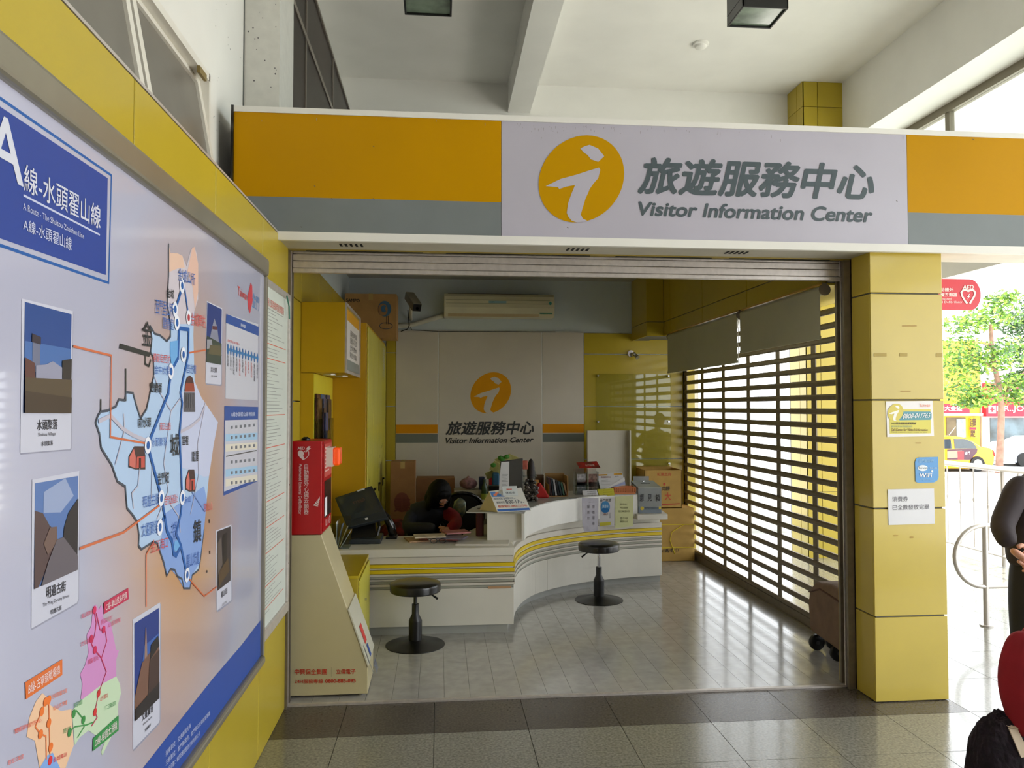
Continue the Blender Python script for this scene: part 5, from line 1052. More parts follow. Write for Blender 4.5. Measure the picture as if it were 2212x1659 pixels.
# child in red jacket, near the camera, and the black fluffy bag beside it
c_ = on(2294, 1400, 1, -1.78); kx, ky = c_.x, -1.78
kd = thing('person', 'small person in a puffy red jacket at the right edge, nearest the camera', 'person', (kx, ky, 0)); RJ = mat('red_quilted', (150, 16, 30), .85, var=.12, scale=9, bump=.35)
loft('jacket', kd, [(kx, ky, .49, .13, .10), (kx, ky, .505, .15, .115), (kx, ky, .60, .155, .12), (kx, ky, .71, .155, .12), (kx, ky, .79, .14, .10), (kx, ky, .84, .10, .08), (kx, ky, .88, .05, .05)], RJ)
for s in (-1, 1): skin_body('sleeve', kd, [(kx + s * .10, ky, .82, .062), (kx + s * .155, ky - .02, .745, .068), (kx + s * .18, ky - .03, .655, .068), (kx + s * .175, ky - .06, .56, .058), (kx + s * .165, ky - .08, .515, .045)], [(0, 1), (1, 2), (2, 3), (3, 4)], RJ)
skin_body('trousers', kd, [(kx, ky, .56, .06), (kx - .06, ky, .50, .070), (kx - .065, ky, .28, .052), (kx - .07, ky, .07, .042), (kx + .06, ky, .50, .070), (kx + .065, ky, .28, .052), (kx + .07, ky, .07, .042)], [(0, 1), (1, 2), (2, 3), (0, 4), (4, 5), (5, 6)], TRS)
for s in (-1, 1): b = B(); b.ball((kx + s * .07, ky - .02, .028), (.038, .08, .028), BLACK, 12, 8); make(b, 'shoe', kd, smooth=60); hand(kd, (kx + s * .165, ky - .085, .495), (-.1 * s, -.2, -1), (s, 0, 0), s, SKIN, .6, .75)
skin_body('neck', kd, [(kx, ky, .85, .036), (kx, ky, .93, .034)], [(0, 1)], SKIN); head(kd, Vector((kx + .01, ky, 1.01)), .09, 2.6, 0, short)
c_ = on(2160, 1600, 1, -1.80); hx, hy = c_.x, c_.y
fb = thing('fluffy_bag', 'black fluffy bag with a beige strap carried beside the red jacket', 'bag', (hx, hy, .2)); FUR = mat('black_fur', (26, 14, 24), .95, var=.4, scale=40, bump=1, detail=6)
def fur(v): return .07 * noise.noise(v * 3) + .035 * noise.noise(v * 17)
b = B(); b.ball((hx, hy, .375), (.105, .085, .20), FUR, 60, 40, fur); make(b, 'body', fb)
b = B(); b.prism([(hx - .01, hy - .055, .545), (hx + .018, hy - .055, .545), (hx + .035, hy - .085, .475), (hx + .005, hy - .085, .47)], (0, .006, .002), mat('beige_strap', (206, 186, 160), .6)); b.prism([(hx - .01, hy - .05, .55), (hx + .018, hy - .05, .55), (hx + .09, hy - .07, .53), (hx + .08, hy - .07, .545)], (0, .012, .004), mat('beige_strap', (206, 186, 160), .6)); make(b, 'strap', fb)

# ------------------------------------------------------------------ framed route map on the left wall
bd = thing('route_map_board', 'large silver framed bus route map board on the yellow left wall', 'map', (.04, -2.2, .49))
FR = mat('champagne_frame', (160, 154, 138), .3, .6, var=.05)
Y0, Y1, Z0, Z1 = -3.9, -.757, .497, 2.115; fw = .075
b = B(); b.box(.021, .055, Y0, Y1, Z0, Z1, mat('board_gloss', (188, 188, 208), .16, var=.0, coat=.5)); make(b, 'map_sheet', bd)
for nm, a in (('frame', (Y0 - fw, Y1 + .02, Z1, Z1 + fw)), ('frame', (Y0 - fw, Y1 + .02, Z0 - .035, Z0))):
    b = B(); b.box(.021, .075, *a, FR); make(b, nm, bd, bevel=.012, seg=3)
for y0, y1 in ((Y0 - fw, Y0), (Y1, Y1 + .02)): b = B(); b.box(.021, .07, y0, y1, Z0, Z1, FR); make(b, 'frame', bd, bevel=.004)
BP = lambda gap=.0004: Plane((.0552, 0, 0), (0, 1, 0), (0, 0, 1), gap=gap)
# printed background wash: white fading to peach around the island
m = bpy.data.materials.new('map_wash'); m.use_nodes = True; nt = m.node_tree; p_ = nt.nodes['Principled BSDF']; p_.inputs['Roughness'].default_value = .16; p_.inputs['Coat Weight'].default_value = .5
g = nt.nodes.new('ShaderNodeNewGeometry'); mp = nt.nodes.new('ShaderNodeMapping'); gr_ = nt.nodes.new('ShaderNodeTexGradient'); gr_.gradient_type = 'SPHERICAL'; cr = nt.nodes.new('ShaderNodeValToRGB')
cen = on(400, 1090, 0, .0552) * S; mp.vector_type = 'TEXTURE'; mp.inputs['Location'].default_value = cen; mp.inputs['Scale'].default_value = (5, .80, 1.15)
cr.color_ramp.elements[0].position = .0; cr.color_ramp.elements[0].color = lin((188, 188, 210)); cr.color_ramp.elements[1].position = .75; cr.color_ramp.elements[1].color = lin((206, 158, 120))
L_ = nt.links.new; L_(g.outputs['Position'], mp.inputs['Vector']); L_(mp.outputs[0], gr_.inputs[0]); L_(gr_.outputs['Fac'], cr.inputs[0]); L_(cr.outputs[0], p_.inputs['Base Color'])
P = BP(); P.poly([(Y0, Z0), (Y1, Z0), (Y1, Z1), (Y0, Z1)], m, 1, px=False); P.done('printed_background', bd)
for pl in bd.children: pass
NV = (38, 66, 150); RB = (32, 92, 168)
P = BP()
P.poly([(-260, 58), (232, 385), (228, 594), (-260, 425)], NV, 2); P.line([(-260, 32), (240, 379), (234, 611), (-260, 440)], .006, RB, 2)
P.text('A', [(-26, 232), (46, 278), (48, 402), (-30, 360)], (212, 214, 228), 4, .015)
P.text('線-水頭翟山線', [(50, 352), (216, 447), (215, 496), (50, 412)], (212, 214, 228), 4, .006)
P.line([(50, 422), (214, 507)], .004, (200, 205, 230), 3)
P.text('A Route - The Shuitou-Zhaishan Line', [(48, 437), (180, 505), (180, 516), (48, 452)], (200, 205, 230), 4); P.text('A線-水頭翟山線', [(48, 470), (153, 514), (153, 542), (48, 497)], (200, 205, 230), 4, .005)
P.done('title_block', bd)
def card(photo, cardq, cap, nm, parts_):
    P = BP(); P.poly([(x + 2, y + 3) for x, y in cardq], (150, 150, 170), 2); P.poly(cardq, (200, 200, 216), 3); P.poly(photo, parts_[0][0], 4)
    a, b_, c, d = [Vector(q) for q in photo]
    f = lambda u, v: tuple(a.lerp(b_, u).lerp(d.lerp(c, u), v))
    for k, (col, pts) in enumerate(parts_[1:]): P.poly([f(*q) for q in pts], col, 5 + k)
    for t, q, o in cap: P.text(t, q, (52, 50, 60), 5, o)
    P.done(nm, bd)
card([(52, 652), (153, 679), (149, 893), (48, 892)], [(46, 645), (156, 672), (152, 966), (150, 970), (42, 979)], [('水頭聚落', [(78, 907), (122, 905), (122, 927), (78, 930)], .01), ('Shuitou Village', [(80, 935), (118, 933), (118, 942), (80, 945)], 0), ('水頭集落', [(87, 953), (112, 951), (112, 962), (87, 964)], .01)], 'village_photo',
     [((42, 74, 140),), ((74, 110, 172), [(0, .35), (1, .35), (1, .62), (0, .62)]), ((112, 116, 140), [(.17, .28), (.33, .30), (.33, .62), (.17, .62)]), ((60, 50, 60), [(.15, .27), (.34, .29), (.34, .36), (.15, .35)]), ((150, 150, 172), [(.24, .56), (.45, .54), (.6, .5), (.8, .55), (.8, .68), (.24, .70)]), ((52, 46, 44), [(.8, .48), (1, .45), (1, .66), (.8, .66)]), ((96, 60, 54), [(0, .50), (.2, .54), (.22, .70), (0, .72)]), ((88, 74, 56), [(0, .68), (1, .66), (1, 1), (0, 1)]), ((70, 56, 44), [(0, .8), (1, .84), (1, 1), (0, 1)])])
card([(74, 1044), (167, 1028), (164, 1231), (71, 1273)], [(68, 1036), (170, 1017), (168, 1293), (165, 1302), (66, 1358)], [('明遺古街', [(98, 1268), (140, 1254), (140, 1276), (98, 1294)], .01), ('The Ming Dynasty Street', [(90, 1303), (147, 1283), (147, 1291), (90, 1314)], 0), ('明遺古街', [(107, 1318), (131, 1307), (131, 1317), (107, 1328)], .01)], 'street_photo',
     [((88, 118, 176),), ((150, 164, 200), [(.2, .1), (.7, .0), (.9, .2), (.6, .34), (.2, .3)]), ((86, 66, 66), [(0, .26), (.18, .30), (.34, .44), (.5, .52), (.4, .75), (.1, 1), (0, 1)]), ((44, 38, 42), [(1, .24), (.78, .36), (.68, .5), (.66, .62), (.85, .8), (1, .86)]), ((112, 88, 80), [(.34, .46), (.5, .47), (.52, .62), (.3, .72), (.2, .6)]), ((100, 92, 100), [(.5, .6), (.66, .6), (1, .85), (1, 1), (.15, 1), (.3, .8)])])
card([(289, 1347), (342, 1313), (341, 1508), (289, 1558)], [(286, 1338), (345, 1301), (344, 1555), (342, 1561), (286, 1620)], [('文臺寶塔', [(305, 1541), (329, 1521), (329, 1537), (305, 1559)], .01), ('Wentai Pagoda', [(307, 1563), (327, 1545), (327, 1551), (307, 1570)], 0), ('文臺寶塔', [(311, 1575), (324, 1562), (324, 1568), (311, 1582)], .01)], 'pagoda_photo',
     [((34, 56, 130),), ((60, 96, 170), [(.4, .30), (1, .28), (1, .5), (.3, .5)]), ((150, 120, 110), [(.44, .12), (.47, .12), (.52, .46), (.40, .47)]), ((118, 84, 70), [(.15, .6), (.3, .46), (.6, .42), (1, .4), (1, 1), (0, 1), (0, .75)]), ((34, 30, 32), [(.66, .34), (.95, .30), (1, .42), (.8, .46), (.6, .5)]), ((70, 50, 46), [(.6, .5), (1, .46), (1, 1), (.5, 1)]), ((40, 34, 36), [(0, .88), (1, .82), (1, 1), (0, 1)])])
card([(447, 653), (478, 668), (476, 788), (444, 782)], [(446, 650), (479, 666), (477, 828), (475, 831), (443, 828)], [('莒光樓', [(454, 793), (467, 794), (467, 805), (454, 804)], .01), ('莒光樓', [(455, 810), (467, 811), (467, 815), (455, 815)], 0)], 'tower_photo',
     [((44, 62, 124),), ((134, 136, 156), [(.35, .38), (.5, .22), (.7, .35), (.85, .62), (.2, .62)]), ((96, 56, 66), [(.38, .36), (.7, .34), (.7, .40), (.36, .42)]), ((64, 74, 66), [(0, .56), (1, .62), (1, 1), (0, 1)]), ((150, 150, 160), [(0, .62), (.3, .60), (.4, .74), (0, .78)]), ((100, 92, 70), [(.2, .7), (.9, .66), (1, .84), (.1, .86)])])
card([(468, 1148), (497, 1137), (497, 1254), (468, 1277)], [(466, 1146), (499, 1133), (499, 1296), (467, 1320)], [('翟山坑道', [(477, 1278), (490, 1268), (490, 1281), (477, 1292)], .01), ('翟山坑道', [(479, 1304), (488, 1297), (488, 1302), (479, 1310)], 0)], 'tunnel_photo',
     [((58, 50, 52),), ((96, 84, 80), [(.02, .2), (.3, .12), (.4, .6), (.05, .75)]), ((34, 28, 28), [(.4, .1), (.7, .08), (.7, .6), (.42, .62)]), ((86, 66, 44), [(.1, .7), (.8, .55), (.9, .8), (.1, .95)])])
# main island
P = BP(); OUT = [(363, 528), (367, 546), (382, 547), (393, 553), (402, 576), (410, 545), (414, 536), (419, 533), (424, 548), (427, 570), (427, 646), (419, 672), (417, 724), (420, 825), (434, 858), (470, 912), (460, 965), (451, 1028), (446, 1080), (440, 1144), (431, 1216), (428, 1231), (414, 1242), (409, 1271), (396, 1271), (392, 1251), (382, 1245), (376, 1231), (367, 1229), (359, 1244), (353, 1216), (344, 1190), (339, 1174), (330, 1170), (304, 1187), (298, 1179), (299, 1156), (295, 1127), (285, 1112), (273, 1098), (269, 1051), (252, 1040), (240, 1005), (217, 968), (213, 936), (205, 913), (210, 898), (216, 889), (231, 887), (249, 878), (255, 863), (268, 865), (271, 847), (286, 849), (292, 872), (302, 904), (315, 884), (324, 843), (331, 811), (330, 773), (324, 761), (327, 732), (323, 704), (333, 721), (344, 724), (359, 737), (367, 727), (367, 698), (360, 657), (363, 594)]
P.poly(OUT, (176, 200, 232), 2); P.poly([(363, 528), (367, 546), (382, 547), (393, 553), (402, 576), (410, 545), (414, 536), (419, 533), (424, 548), (427, 570), (427, 646), (419, 672), (405, 700), (385, 700), (367, 698), (360, 657), (363, 594)], (206, 196, 206), 3)
P.poly([(414, 536), (419, 533), (427, 570), (427, 630), (420, 668), (415, 620), (404, 585)], (226, 186, 170), 4); P.poly([(363, 528), (367, 546), (382, 547), (393, 553), (398, 578), (383, 580), (363, 588)], (226, 190, 170), 4)
P.poly([(420, 825), (434, 858), (470, 912), (460, 965), (451, 1028), (440, 1030), (392, 1010), (390, 850)], (196, 202, 230), 3); P.poly([(355, 1110), (440, 1050), (446, 1080), (440, 1144), (431, 1216), (414, 1242), (409, 1271), (396, 1271), (382, 1245), (367, 1229), (359, 1244), (344, 1190)], (132, 162, 220), 3)
P.line(OUT[19:] + [OUT[0]], .006, (70, 76, 90), 5)
P.line([(257, 750), (320, 768), (322, 764), (258, 745)], .007, (48, 50, 50), 5); P.line([(312, 766), (312, 786), (320, 791), (324, 778)], .006, (48, 50, 50), 5); P.line([(270, 865), (270, 798)], .007, (48, 50, 50), 5); P.line([(216, 888), (216, 864)], .006, (48, 50, 50), 5)
for rd in ([(212, 910), (237, 898), (262, 925), (285, 940), (315, 952)], [(388, 933), (410, 922), (430, 905), (442, 873)], [(331, 811), (345, 850), (368, 888), (388, 860)], [(265, 895), (267, 930), (247, 1003)], [(300, 1010), (296, 1050), (283, 1065), (287, 1098)], [(327, 1000), (325, 1078)], [(368, 888), (352, 1000), (362, 1060), (338, 1120)], [(442, 873), (425, 960), (428, 1025), (410, 1110)], [(366, 1088), (384, 1115), (388, 1150)]): P.line(rd, .010 if rd[0] in ((212, 910), (388, 933)) else .004, (190, 184, 200), 6)
P.poly([(366, 738), (384, 735), (383, 772), (378, 790), (370, 797), (366, 770)], (110, 170, 226), 6); P.poly([(375, 1170), (385, 1165), (387, 1180), (378, 1192), (373, 1185)], (110, 170, 226), 6)
r1 = [(395, 607), (391, 622), (376, 672), (380, 698), (385, 709), (383, 773), (369, 799), (363, 837), (362, 849), (317, 962), (347, 1075), (354, 1115), (359, 1147), (370, 1170), (373, 1196), (379, 1200), (389, 1179), (402, 1242)]
r2 = [(395, 611), (405, 680), (386, 706), (406, 710), (405, 767), (388, 848), (386, 820), (392, 846), (386, 936), (392, 1075), (389, 1109), (379, 1153), (389, 1179)]
P.line(r1, .013, RB, 7); P.line([(395, 611), (405, 680)], .009, RB, 7); P.line([(385, 709), (406, 712), (405, 767), (388, 848), (392, 870), (386, 936), (392, 1075), (389, 1109), (379, 1153), (389, 1179)], .012, RB, 7); P.line([(354, 1115), (343, 1138)], .011, RB, 7)
for s_ in ((391, 617), (376, 668), (380, 697), (405, 686), (394, 766), (367, 802), (317, 962), (346, 1076), (392, 1075), (343, 1139), (402, 1242)): P.disc(s_, .022, .022, (236, 236, 246), 8); P.disc(s_, .011, .011, (180, 60, 70) if s_ == (405, 686) else RB, 9)
P.line([(156, 748), (238, 768), (236, 944), (315, 958)], .005, (206, 110, 70), 7); P.line([(170, 1185), (265, 1150), (342, 1092)], .006, (206, 110, 70), 7); P.line([(314, 1310), (314, 1198), (330, 1168)], .005, (206, 110, 70), 7); P.line([(407, 762), (443, 756)], .005, (206, 110, 70), 7); P.line([(408, 1252), (440, 1288), (466, 1268)], .005, (206, 110, 70), 7); P.line([(413, 1063), (441, 1105)], .004, (110, 140, 200), 7)
for x, y, w1, h1 in ((450, 1122, 2, 8), (451, 1190, 2, 7), (445, 1232, 2, 5)): P.poly([(x, y), (x + w1, y), (x + w1, y + h1), (x, y + h1)], (60, 50, 50), 5)
P.done('island_map', bd)
P = BP(); K = (46, 48, 52); BL = (58, 100, 176); RE = (204, 80, 80)
for t, x0, y0, x1, y1, c in (('金', 305, 692, 325, 746, K), ('城', 366, 938, 384, 986, K), ('鎮', 416, 1125, 432, 1174, K), ('金城公所', 382, 578, 419, 606, BL), ('金城', 357, 622, 373, 642, K), ('西門里公所', 333, 645, 372, 678, BL), ('體育館', 349, 684, 372, 710, BL), ('金城車站', 410, 674, 441, 703, RE), ('模範街西洪', 327, 762, 365, 782, RE), ('金中大學', 331, 788, 364, 808, BL), ('雙鯉湖', 321, 826, 346, 848, K), ('莒光樓', 401, 786, 421, 806, BL), ('前水頭', 296, 902, 323, 924, K), ('黃氏古厝', 342, 913, 366, 930, RE), ('水頭聚落', 324, 946, 358, 966, BL), ('官裡', 391, 941, 404, 962, K), ('歐厝', 413, 975, 426, 998, K), ('金門城', 338, 1022, 362, 1048, K), ('明遺古街', 306, 1072, 341, 1098, BL), ('金門酒廠遺址', 353, 1072, 381, 1092, RE), ('朱山', 395, 1072, 409, 1088, BL), ('文臺寶塔', 303, 1132, 338, 1162, BL), ('古崗湖', 368, 1128, 380, 1168, BL), ('金江海口', 323, 1170, 360, 1196, RE), ('翟山坑道', 401, 1198, 428, 1228, BL), ('燕南山', 438, 1088, 456, 1106, RE)):
    P.text(t, [(x0, y0), (x1, y0 + (x1 - x0) * (y0 - 880) / -900), (x1, y1 + (x1 - x0) * (y1 - 880) / -900), (x0, y1)], c, 10, .012 if c == K else .0)
P.done('place_names', bd)['kind'] = 'stuff'
P = BP()       # little houses drawn on the map
for x, y, w1, h1 in ((276, 964, 36, 50), (399, 1014, 21, 48)):
    P.poly([(x, y + h1 * .45), (x + w1 * .35, y), (x + w1 * .9, y), (x + w1, y + h1 * .4), (x + w1, y + h1), (x + w1 * .4, y + h1), (x, y + h1 * .9)], (70, 50, 50), 6); P.poly([(x + 1, y + h1 * .47), (x + w1 * .3, y + h1 * .1), (x + w1 * .42, y + h1 * .5), (x + w1 * .40, y + h1 * .95), (x + 1, y + h1 * .85)], (206, 110, 100), 7); P.poly([(x + w1 * .48, y + h1 * .46), (x + w1 * .95, y + h1 * .42), (x + w1 * .95, y + h1 * .9), (x + w1 * .45, y + h1 * .95)], (196, 84, 74), 7); P.poly([(x + w1 * .6, y + h1 * .5), (x + w1 * .72, y + h1 * .5), (x + w1 * .72, y + h1 * .92), (x + w1 * .6, y + h1 * .93)], (60, 34, 34), 8)
P.poly([(396, 848), (419, 848), (420, 890), (395, 890)], (90, 88, 96), 6); P.poly([(399, 828), (417, 828), (419, 846), (397, 846)], (150, 70, 54), 6); P.poly([(402, 816), (408, 811), (414, 816), (417, 828), (399, 828)], (80, 50, 50), 6)
for x in (400, 405, 410, 415): P.line([(x, 852), (x, 880)], .004, (50, 48, 54), 7)
P.done('building_drawings', bd)['kind'] = 'stuff'
P = BP()       # timetable cards, tourism word mark
P.text('Taiwan', [(513, 617), (533, 632), (533, 650), (513, 637)], (206, 80, 80), 4, .01); P.poly([(541, 610), (544, 618), (545, 650), (539, 678), (535, 665), (534, 640)], (196, 70, 80), 4); P.text('金門', [(544, 630), (559, 642), (559, 672), (544, 664)], (90, 130, 180), 4)
P.poly([(488, 678), (557, 700), (556, 865), (486, 861)], (196, 196, 208), 3); P.poly([(488, 678), (558, 706), (558, 726), (487, 697)], (52, 84, 156), 4); P.text('路線圖', [(519, 698), (529, 702), (529, 709), (519, 705)], (220, 225, 240), 5)
P.text('金城車站-水頭翟山', [(490, 732), (516, 741), (516, 746), (490, 738)], (206, 90, 90), 5); P.line([(490, 754), (557, 774)], .010, (66, 130, 180), 5)
for k in range(11): x = 491 + k * 6.4; y = 754 + k * 2; P.disc((x, y), .011, .020, (60, 110, 170), 6); P.text('水頭翟山站'[:3 + k % 3], [(x - 1.8, y + 12), (x + 1.8, y + 13), (x + 1.8, y + 38 + (k * 7) % 16), (x - 1.8, y + 37 + (k * 7) % 16)], (204, 110, 110) if k in (4, 6, 7, 8) else (80, 80, 96), 5, vert=True)
P.poly([(484, 877), (557, 879), (555, 1040), (482, 1071)], (52, 84, 156), 3); P.poly([(485, 908), (556, 906), (555, 1034), (483, 1062)], (196, 196, 208), 4); P.text('A線水頭翟山線 時刻表', [(498, 890), (550, 890), (550, 899), (498, 900)], (214, 220, 240), 5)
for y, c in ((938, (160, 196, 226)), (960, (220, 214, 200)), (1014, (160, 196, 226)), (1035, (220, 214, 200))): P.poly([(486, y), (555, y - (y - 890) * .07), (555, y + 15 - (y - 890) * .08), (486, y + 16)], c, 5)
P.line([(487, 986), (553, 973)], .004, (90, 90, 90), 6)
for y in (920, 942, 964, 995, 1018, 1040):
    for k in range(6): x = 497 + k * 9.6; P.poly([(x, y - k * .9), (x + 4.5, y - k * .9 - .4), (x + 4.5, y + 6 - k), (x, y + 6.6 - k)], (120, 124, 134), 6)
P.done('timetable_cards', bd)['kind'] = 'stuff'
# small overview map of the four lines
P = BP()
P.poly([(200, 1310), (206, 1306), (212, 1318), (217, 1306), (222, 1316), (222, 1336), (238, 1345), (244, 1376), (250, 1404), (256, 1405), (250, 1425), (250, 1461), (222, 1476), (178, 1510), (173, 1510), (177, 1478), (172, 1456), (182, 1438), (190, 1410), (186, 1372), (196, 1352)], (206, 140, 196), 3)
P.poly([(250, 1461), (258, 1478), (260, 1498), (254, 1520), (254, 1560), (240, 1590), (220, 1632), (217, 1625), (226, 1600), (200, 1585), (190, 1578), (172, 1592), (160, 1610), (154, 1535), (175, 1512), (222, 1476)], (196, 216, 184), 3)
P.poly([(90, 1497), (100, 1506), (108, 1524), (130, 1536), (153, 1532), (158, 1610), (140, 1659), (84, 1659), (74, 1600), (56, 1592), (62, 1550), (76, 1516)], (238, 196, 160), 3); P.poly([(84, 1659), (100, 1632), (112, 1626), (128, 1659)], (130, 170, 230), 4)
P.line([(202, 1318), (206, 1345), (203, 1370), (196, 1392), (203, 1404), (216, 1420), (228, 1451), (211, 1498), (203, 1538), (208, 1550), (196, 1568)], .003, (196, 40, 90), 5); P.line([(206, 1325), (214, 1360), (226, 1364), (229, 1385), (218, 1420)], .003, (196, 40, 90), 5)
P.line([(157, 1542), (163, 1535), (178, 1553), (180, 1570), (166, 1592)], .003, (70, 150, 80), 5); P.line([(148, 1580), (160, 1570), (185, 1566), (200, 1560)], .003, (70, 150, 80), 5); P.line([(100, 1512), (88, 1535), (74, 1570), (85, 1586), (97, 1590), (98, 1640)], .003, (230, 120, 60), 5); P.line([(103, 1512), (104, 1560), (106, 1640)], .003, (230, 120, 60), 5)
for x, y, c in ((202, 1318, (206, 40, 90)), (222, 1360, (206, 40, 90)), (195, 1380, (206, 40, 90)), (203, 1404, (206, 40, 90)), (211, 1498, (200, 50, 50)), (203, 1538, (210, 50, 50)), (157, 1542, (60, 140, 70)), (178, 1555, (60, 140, 70)), (148, 1582, (60, 140, 70)), (96, 1516, (236, 120, 50)), (103, 1512, (236, 120, 50)), (88, 1537, (236, 120, 50)), (103, 1562, (236, 120, 50)), (85, 1586, (236, 120, 50)), (107, 1614, (236, 120, 50)), (106, 1643, (216, 50, 60))): P.disc((x, y), .0085, .0085, c, 6)
for q, c, t in (([(222, 1302), (275, 1270), (276, 1294), (222, 1327)], (190, 40, 80), 'C線-獅山民俗村線'), ([(52, 1474), (132, 1424), (132, 1458), (53, 1511)], (222, 112, 50), 'B線-古寧頭戰場線'), ([(199, 1595), (254, 1545), (254, 1578), (198, 1623)], (50, 140, 70), 'D線-榕園太湖線')):
    P.poly(q, c, 6); a, b_, cc_, d = [Vector(v) for v in q]; P.text(t, [tuple(a.lerp(cc_, .08) + (b_ - a) * .0 + (d - a) * .12), tuple(b_.lerp(d, .08) + (cc_ - b_) * .12), tuple(cc_.lerp(a, .06) - (cc_ - b_) * .12), tuple(d.lerp(b_, .06) - (d - a) * .12)], (240, 225, 225), 7)
for t, x, y, w1, c in (('獅山砲陣地', 173, 1332, 24, (206, 60, 100)), ('民俗文化村', 216, 1344, 24, (206, 60, 100)), ('文化園區', 171, 1392, 26, (206, 60, 100)), ('陽翟老街', 188, 1430, 22, (206, 60, 100)), ('山后聚落', 232, 1350, 26, (206, 60, 100)), ('山外車站', 213, 1510, 18, (206, 60, 60)), ('古寧頭戰史館', 108, 1506, 34, (230, 110, 60)), ('北山古洋樓', 112, 1530, 30, (230, 110, 60)), ('雙鯉濕地自然中心', 28, 1580, 58, (230, 90, 60)), ('慈湖三角堡', 14, 1648, 34, (230, 90, 60)), ('金城車站', 112, 1642, 30, (210, 60, 70)), ('榕園', 157, 1524, 18, (80, 150, 90)), ('八二三戰史館', 222, 1530, 26, (80, 150, 90)), ('慈湖', 134, 1580, 16, (80, 150, 90))):
    s_ = -w1 * .42; P.text(t, [(x, y - 5), (x + w1, y + s_ - 6), (x + w1, y + s_ + 4), (x, y + 6)], c, 7)
P.done('overview_map', bd)['kind'] = 'stuff'
P = BP(); P.poly([(292, 1680), (400, 1541), (460, 1465), (520, 1395), (562, 1340), (562, 1424), (360, 1720)], (40, 76, 160), 2)
for k, t in enumerate(('指導單位：交通部觀光局', '主辦單位：金門縣政府、金門縣公共車船管理處', '執行企劃：緯眾運動整合行銷有限公司')):
    x0, y0 = 357 + k * 0, 1628 + k * 20; L = (54, 96, 74)[k]; P.text(t, [(x0, y0 - 6), (x0 + L, y0 - 6 - L * 1.12), (x0 + L, y0 + 5 - L * 1.14), (x0, y0 + 7)], (196, 204, 232), 3)
P.done('credit_band', bd)['kind'] = 'stuff'
# narrow glazed notice case beside it
nc = thing('notice_case', 'narrow silver framed notice case with dense small print at the end of the left wall', 'notice board', (.04, -.4, .5)); GP = mat('notice_grey_paper', (206, 212, 204), .5, var=.02)
a_ = on(575, 600, 0, .04); 
ya, yb_, za, zb2 = -.70, -.10, .56, 2.10
b = B(); b.box(.021, .030, ya, yb_, za, zb2, GP); make(b, 'sheet', nc)
for v in ((ya - .02, yb_ + .03, zb2, zb2 + .03), (ya - .02, yb_ + .03, za - .05, za), (yb_, yb_ + .03, za, zb2)): b = B(); b.box(.021, .042, *v, ALU); make(b, 'frame', nc, bevel=.004)
for z_ in (.75, 1.15, 1.55, 1.95): b = B(); b.box(.042, .044, yb_ + .010, yb_ + .018, z_, z_ + .008, mat('chrome', (200, 200, 205), .15, .9, var=0)); make(b, 'screw', nc)
b = B(); b.tube([(.044, -.20, 2.11), (.05, -.17, 2.06), (.046, -.14, 2.0)], .004, mat('green_wire', (60, 120, 100), .5), 5); make(b, 'wire', nc)
P = Plane((.0302, 0, 0), (0, 1, 0), (0, 0, 1), gap=.0004); rr = random.Random(1); zc_ = zb2 - .10
P.rtext('金門縣公車路線時刻票價表', ya + .05, yb_ - .1, zb2 - .09, zb2 - .05, (220, 110, 100), L=2)
while zc_ > za + .06:
    if rr.random() < .07: P.rect(ya + .03, yb_ - .05, zc_, zc_ + .004, (220, 110, 90)); zc_ -= .02
    P.rect(ya + .03, ya + .03 + rr.uniform(.2, .5), zc_, zc_ + .003, (150, 152, 150)); zc_ -= .016
P.done('small_print', nc)['kind'] = 'stuff'

# ------------------------------------------------------------------ outside
PAV = mat('pale_pavement', (214, 210, 202), .7, var=.05, scale=1.2); ROAD = mat('pale_asphalt', (150, 150, 150), .8, var=.06, scale=2)
b = B(); b.box(6.5, 90, -40, 6.5, -1.2, -.56, PAV); b.box(-40, 90, 6.5, 17.8, -1.2, -.56, PAV); b.box(-40, 120, 17.8, 24.6, -1.3, -.62, ROAD); b.box(-40, 120, 24.6, 26, -1.2, -.56, PAV); struct(b, 'ground')
# railing along the platform edge
ra = thing('railing', 'pale metal railing with slim balusters along the platform edge', 'railing', (6.28, 3.0, 0)); RM = mat('galvanised_rail', (196, 190, 184), .35, .5, var=.05)
b = B(); b.tube([(6.28, .2, .945), (6.28, 6.2, .945)], .028, RM, 12); make(b, 'top_rail', ra, smooth=60)
b = B(); b.tube([(6.28, .2, .10), (6.28, 6.2, .10)], .018, RM, 10); make(b, 'bottom_rail', ra, smooth=60)
for k, y in enumerate([.25 + .205 * i for i in range(30)]):
    b = B(); big = (k % 5 == 3)
    b.tube([(6.28, y, 0 if big else .10), (6.28, y, .93)], .020 if big else .007, RM, 8)
    if not big: b.ball((6.28, y, .60 if k % 2 else .56), (.014, .014, .032), RM, 8, 6)
    make(b, 'post' if big else 'baluster', ra)
lp_ = thing('loop_handrail', 'round-ended tubular handrail loop on a post outside to the right', 'handrail', (4.674, 1.03, 0))
cz = on(2131, 1201, 1, 1.03).z; rz_ = .215; b = B()
pts = [(4.66 - .215 * math.sin(t), 1.03, cz + rz_ * math.cos(t)) for t in [PI * k / 16 for k in range(17)]]
pts = [(5.9, 1.03, cz + rz_)] + pts + [(5.9, 1.03, cz - rz_)]; b.tube(pts, .017, RM, 12); make(b, 'loop', lp_, smooth=60)
for x in (4.674, 5.8): b = B(); b.tube([(x, 1.03, 0), (x, 1.03, cz + rz_)], .019, RM, 12); b.lathe([(.045, 0), (.045, .01)], (x, 1.03, 0), RM, 16); make(b, 'post', lp_, smooth=40)
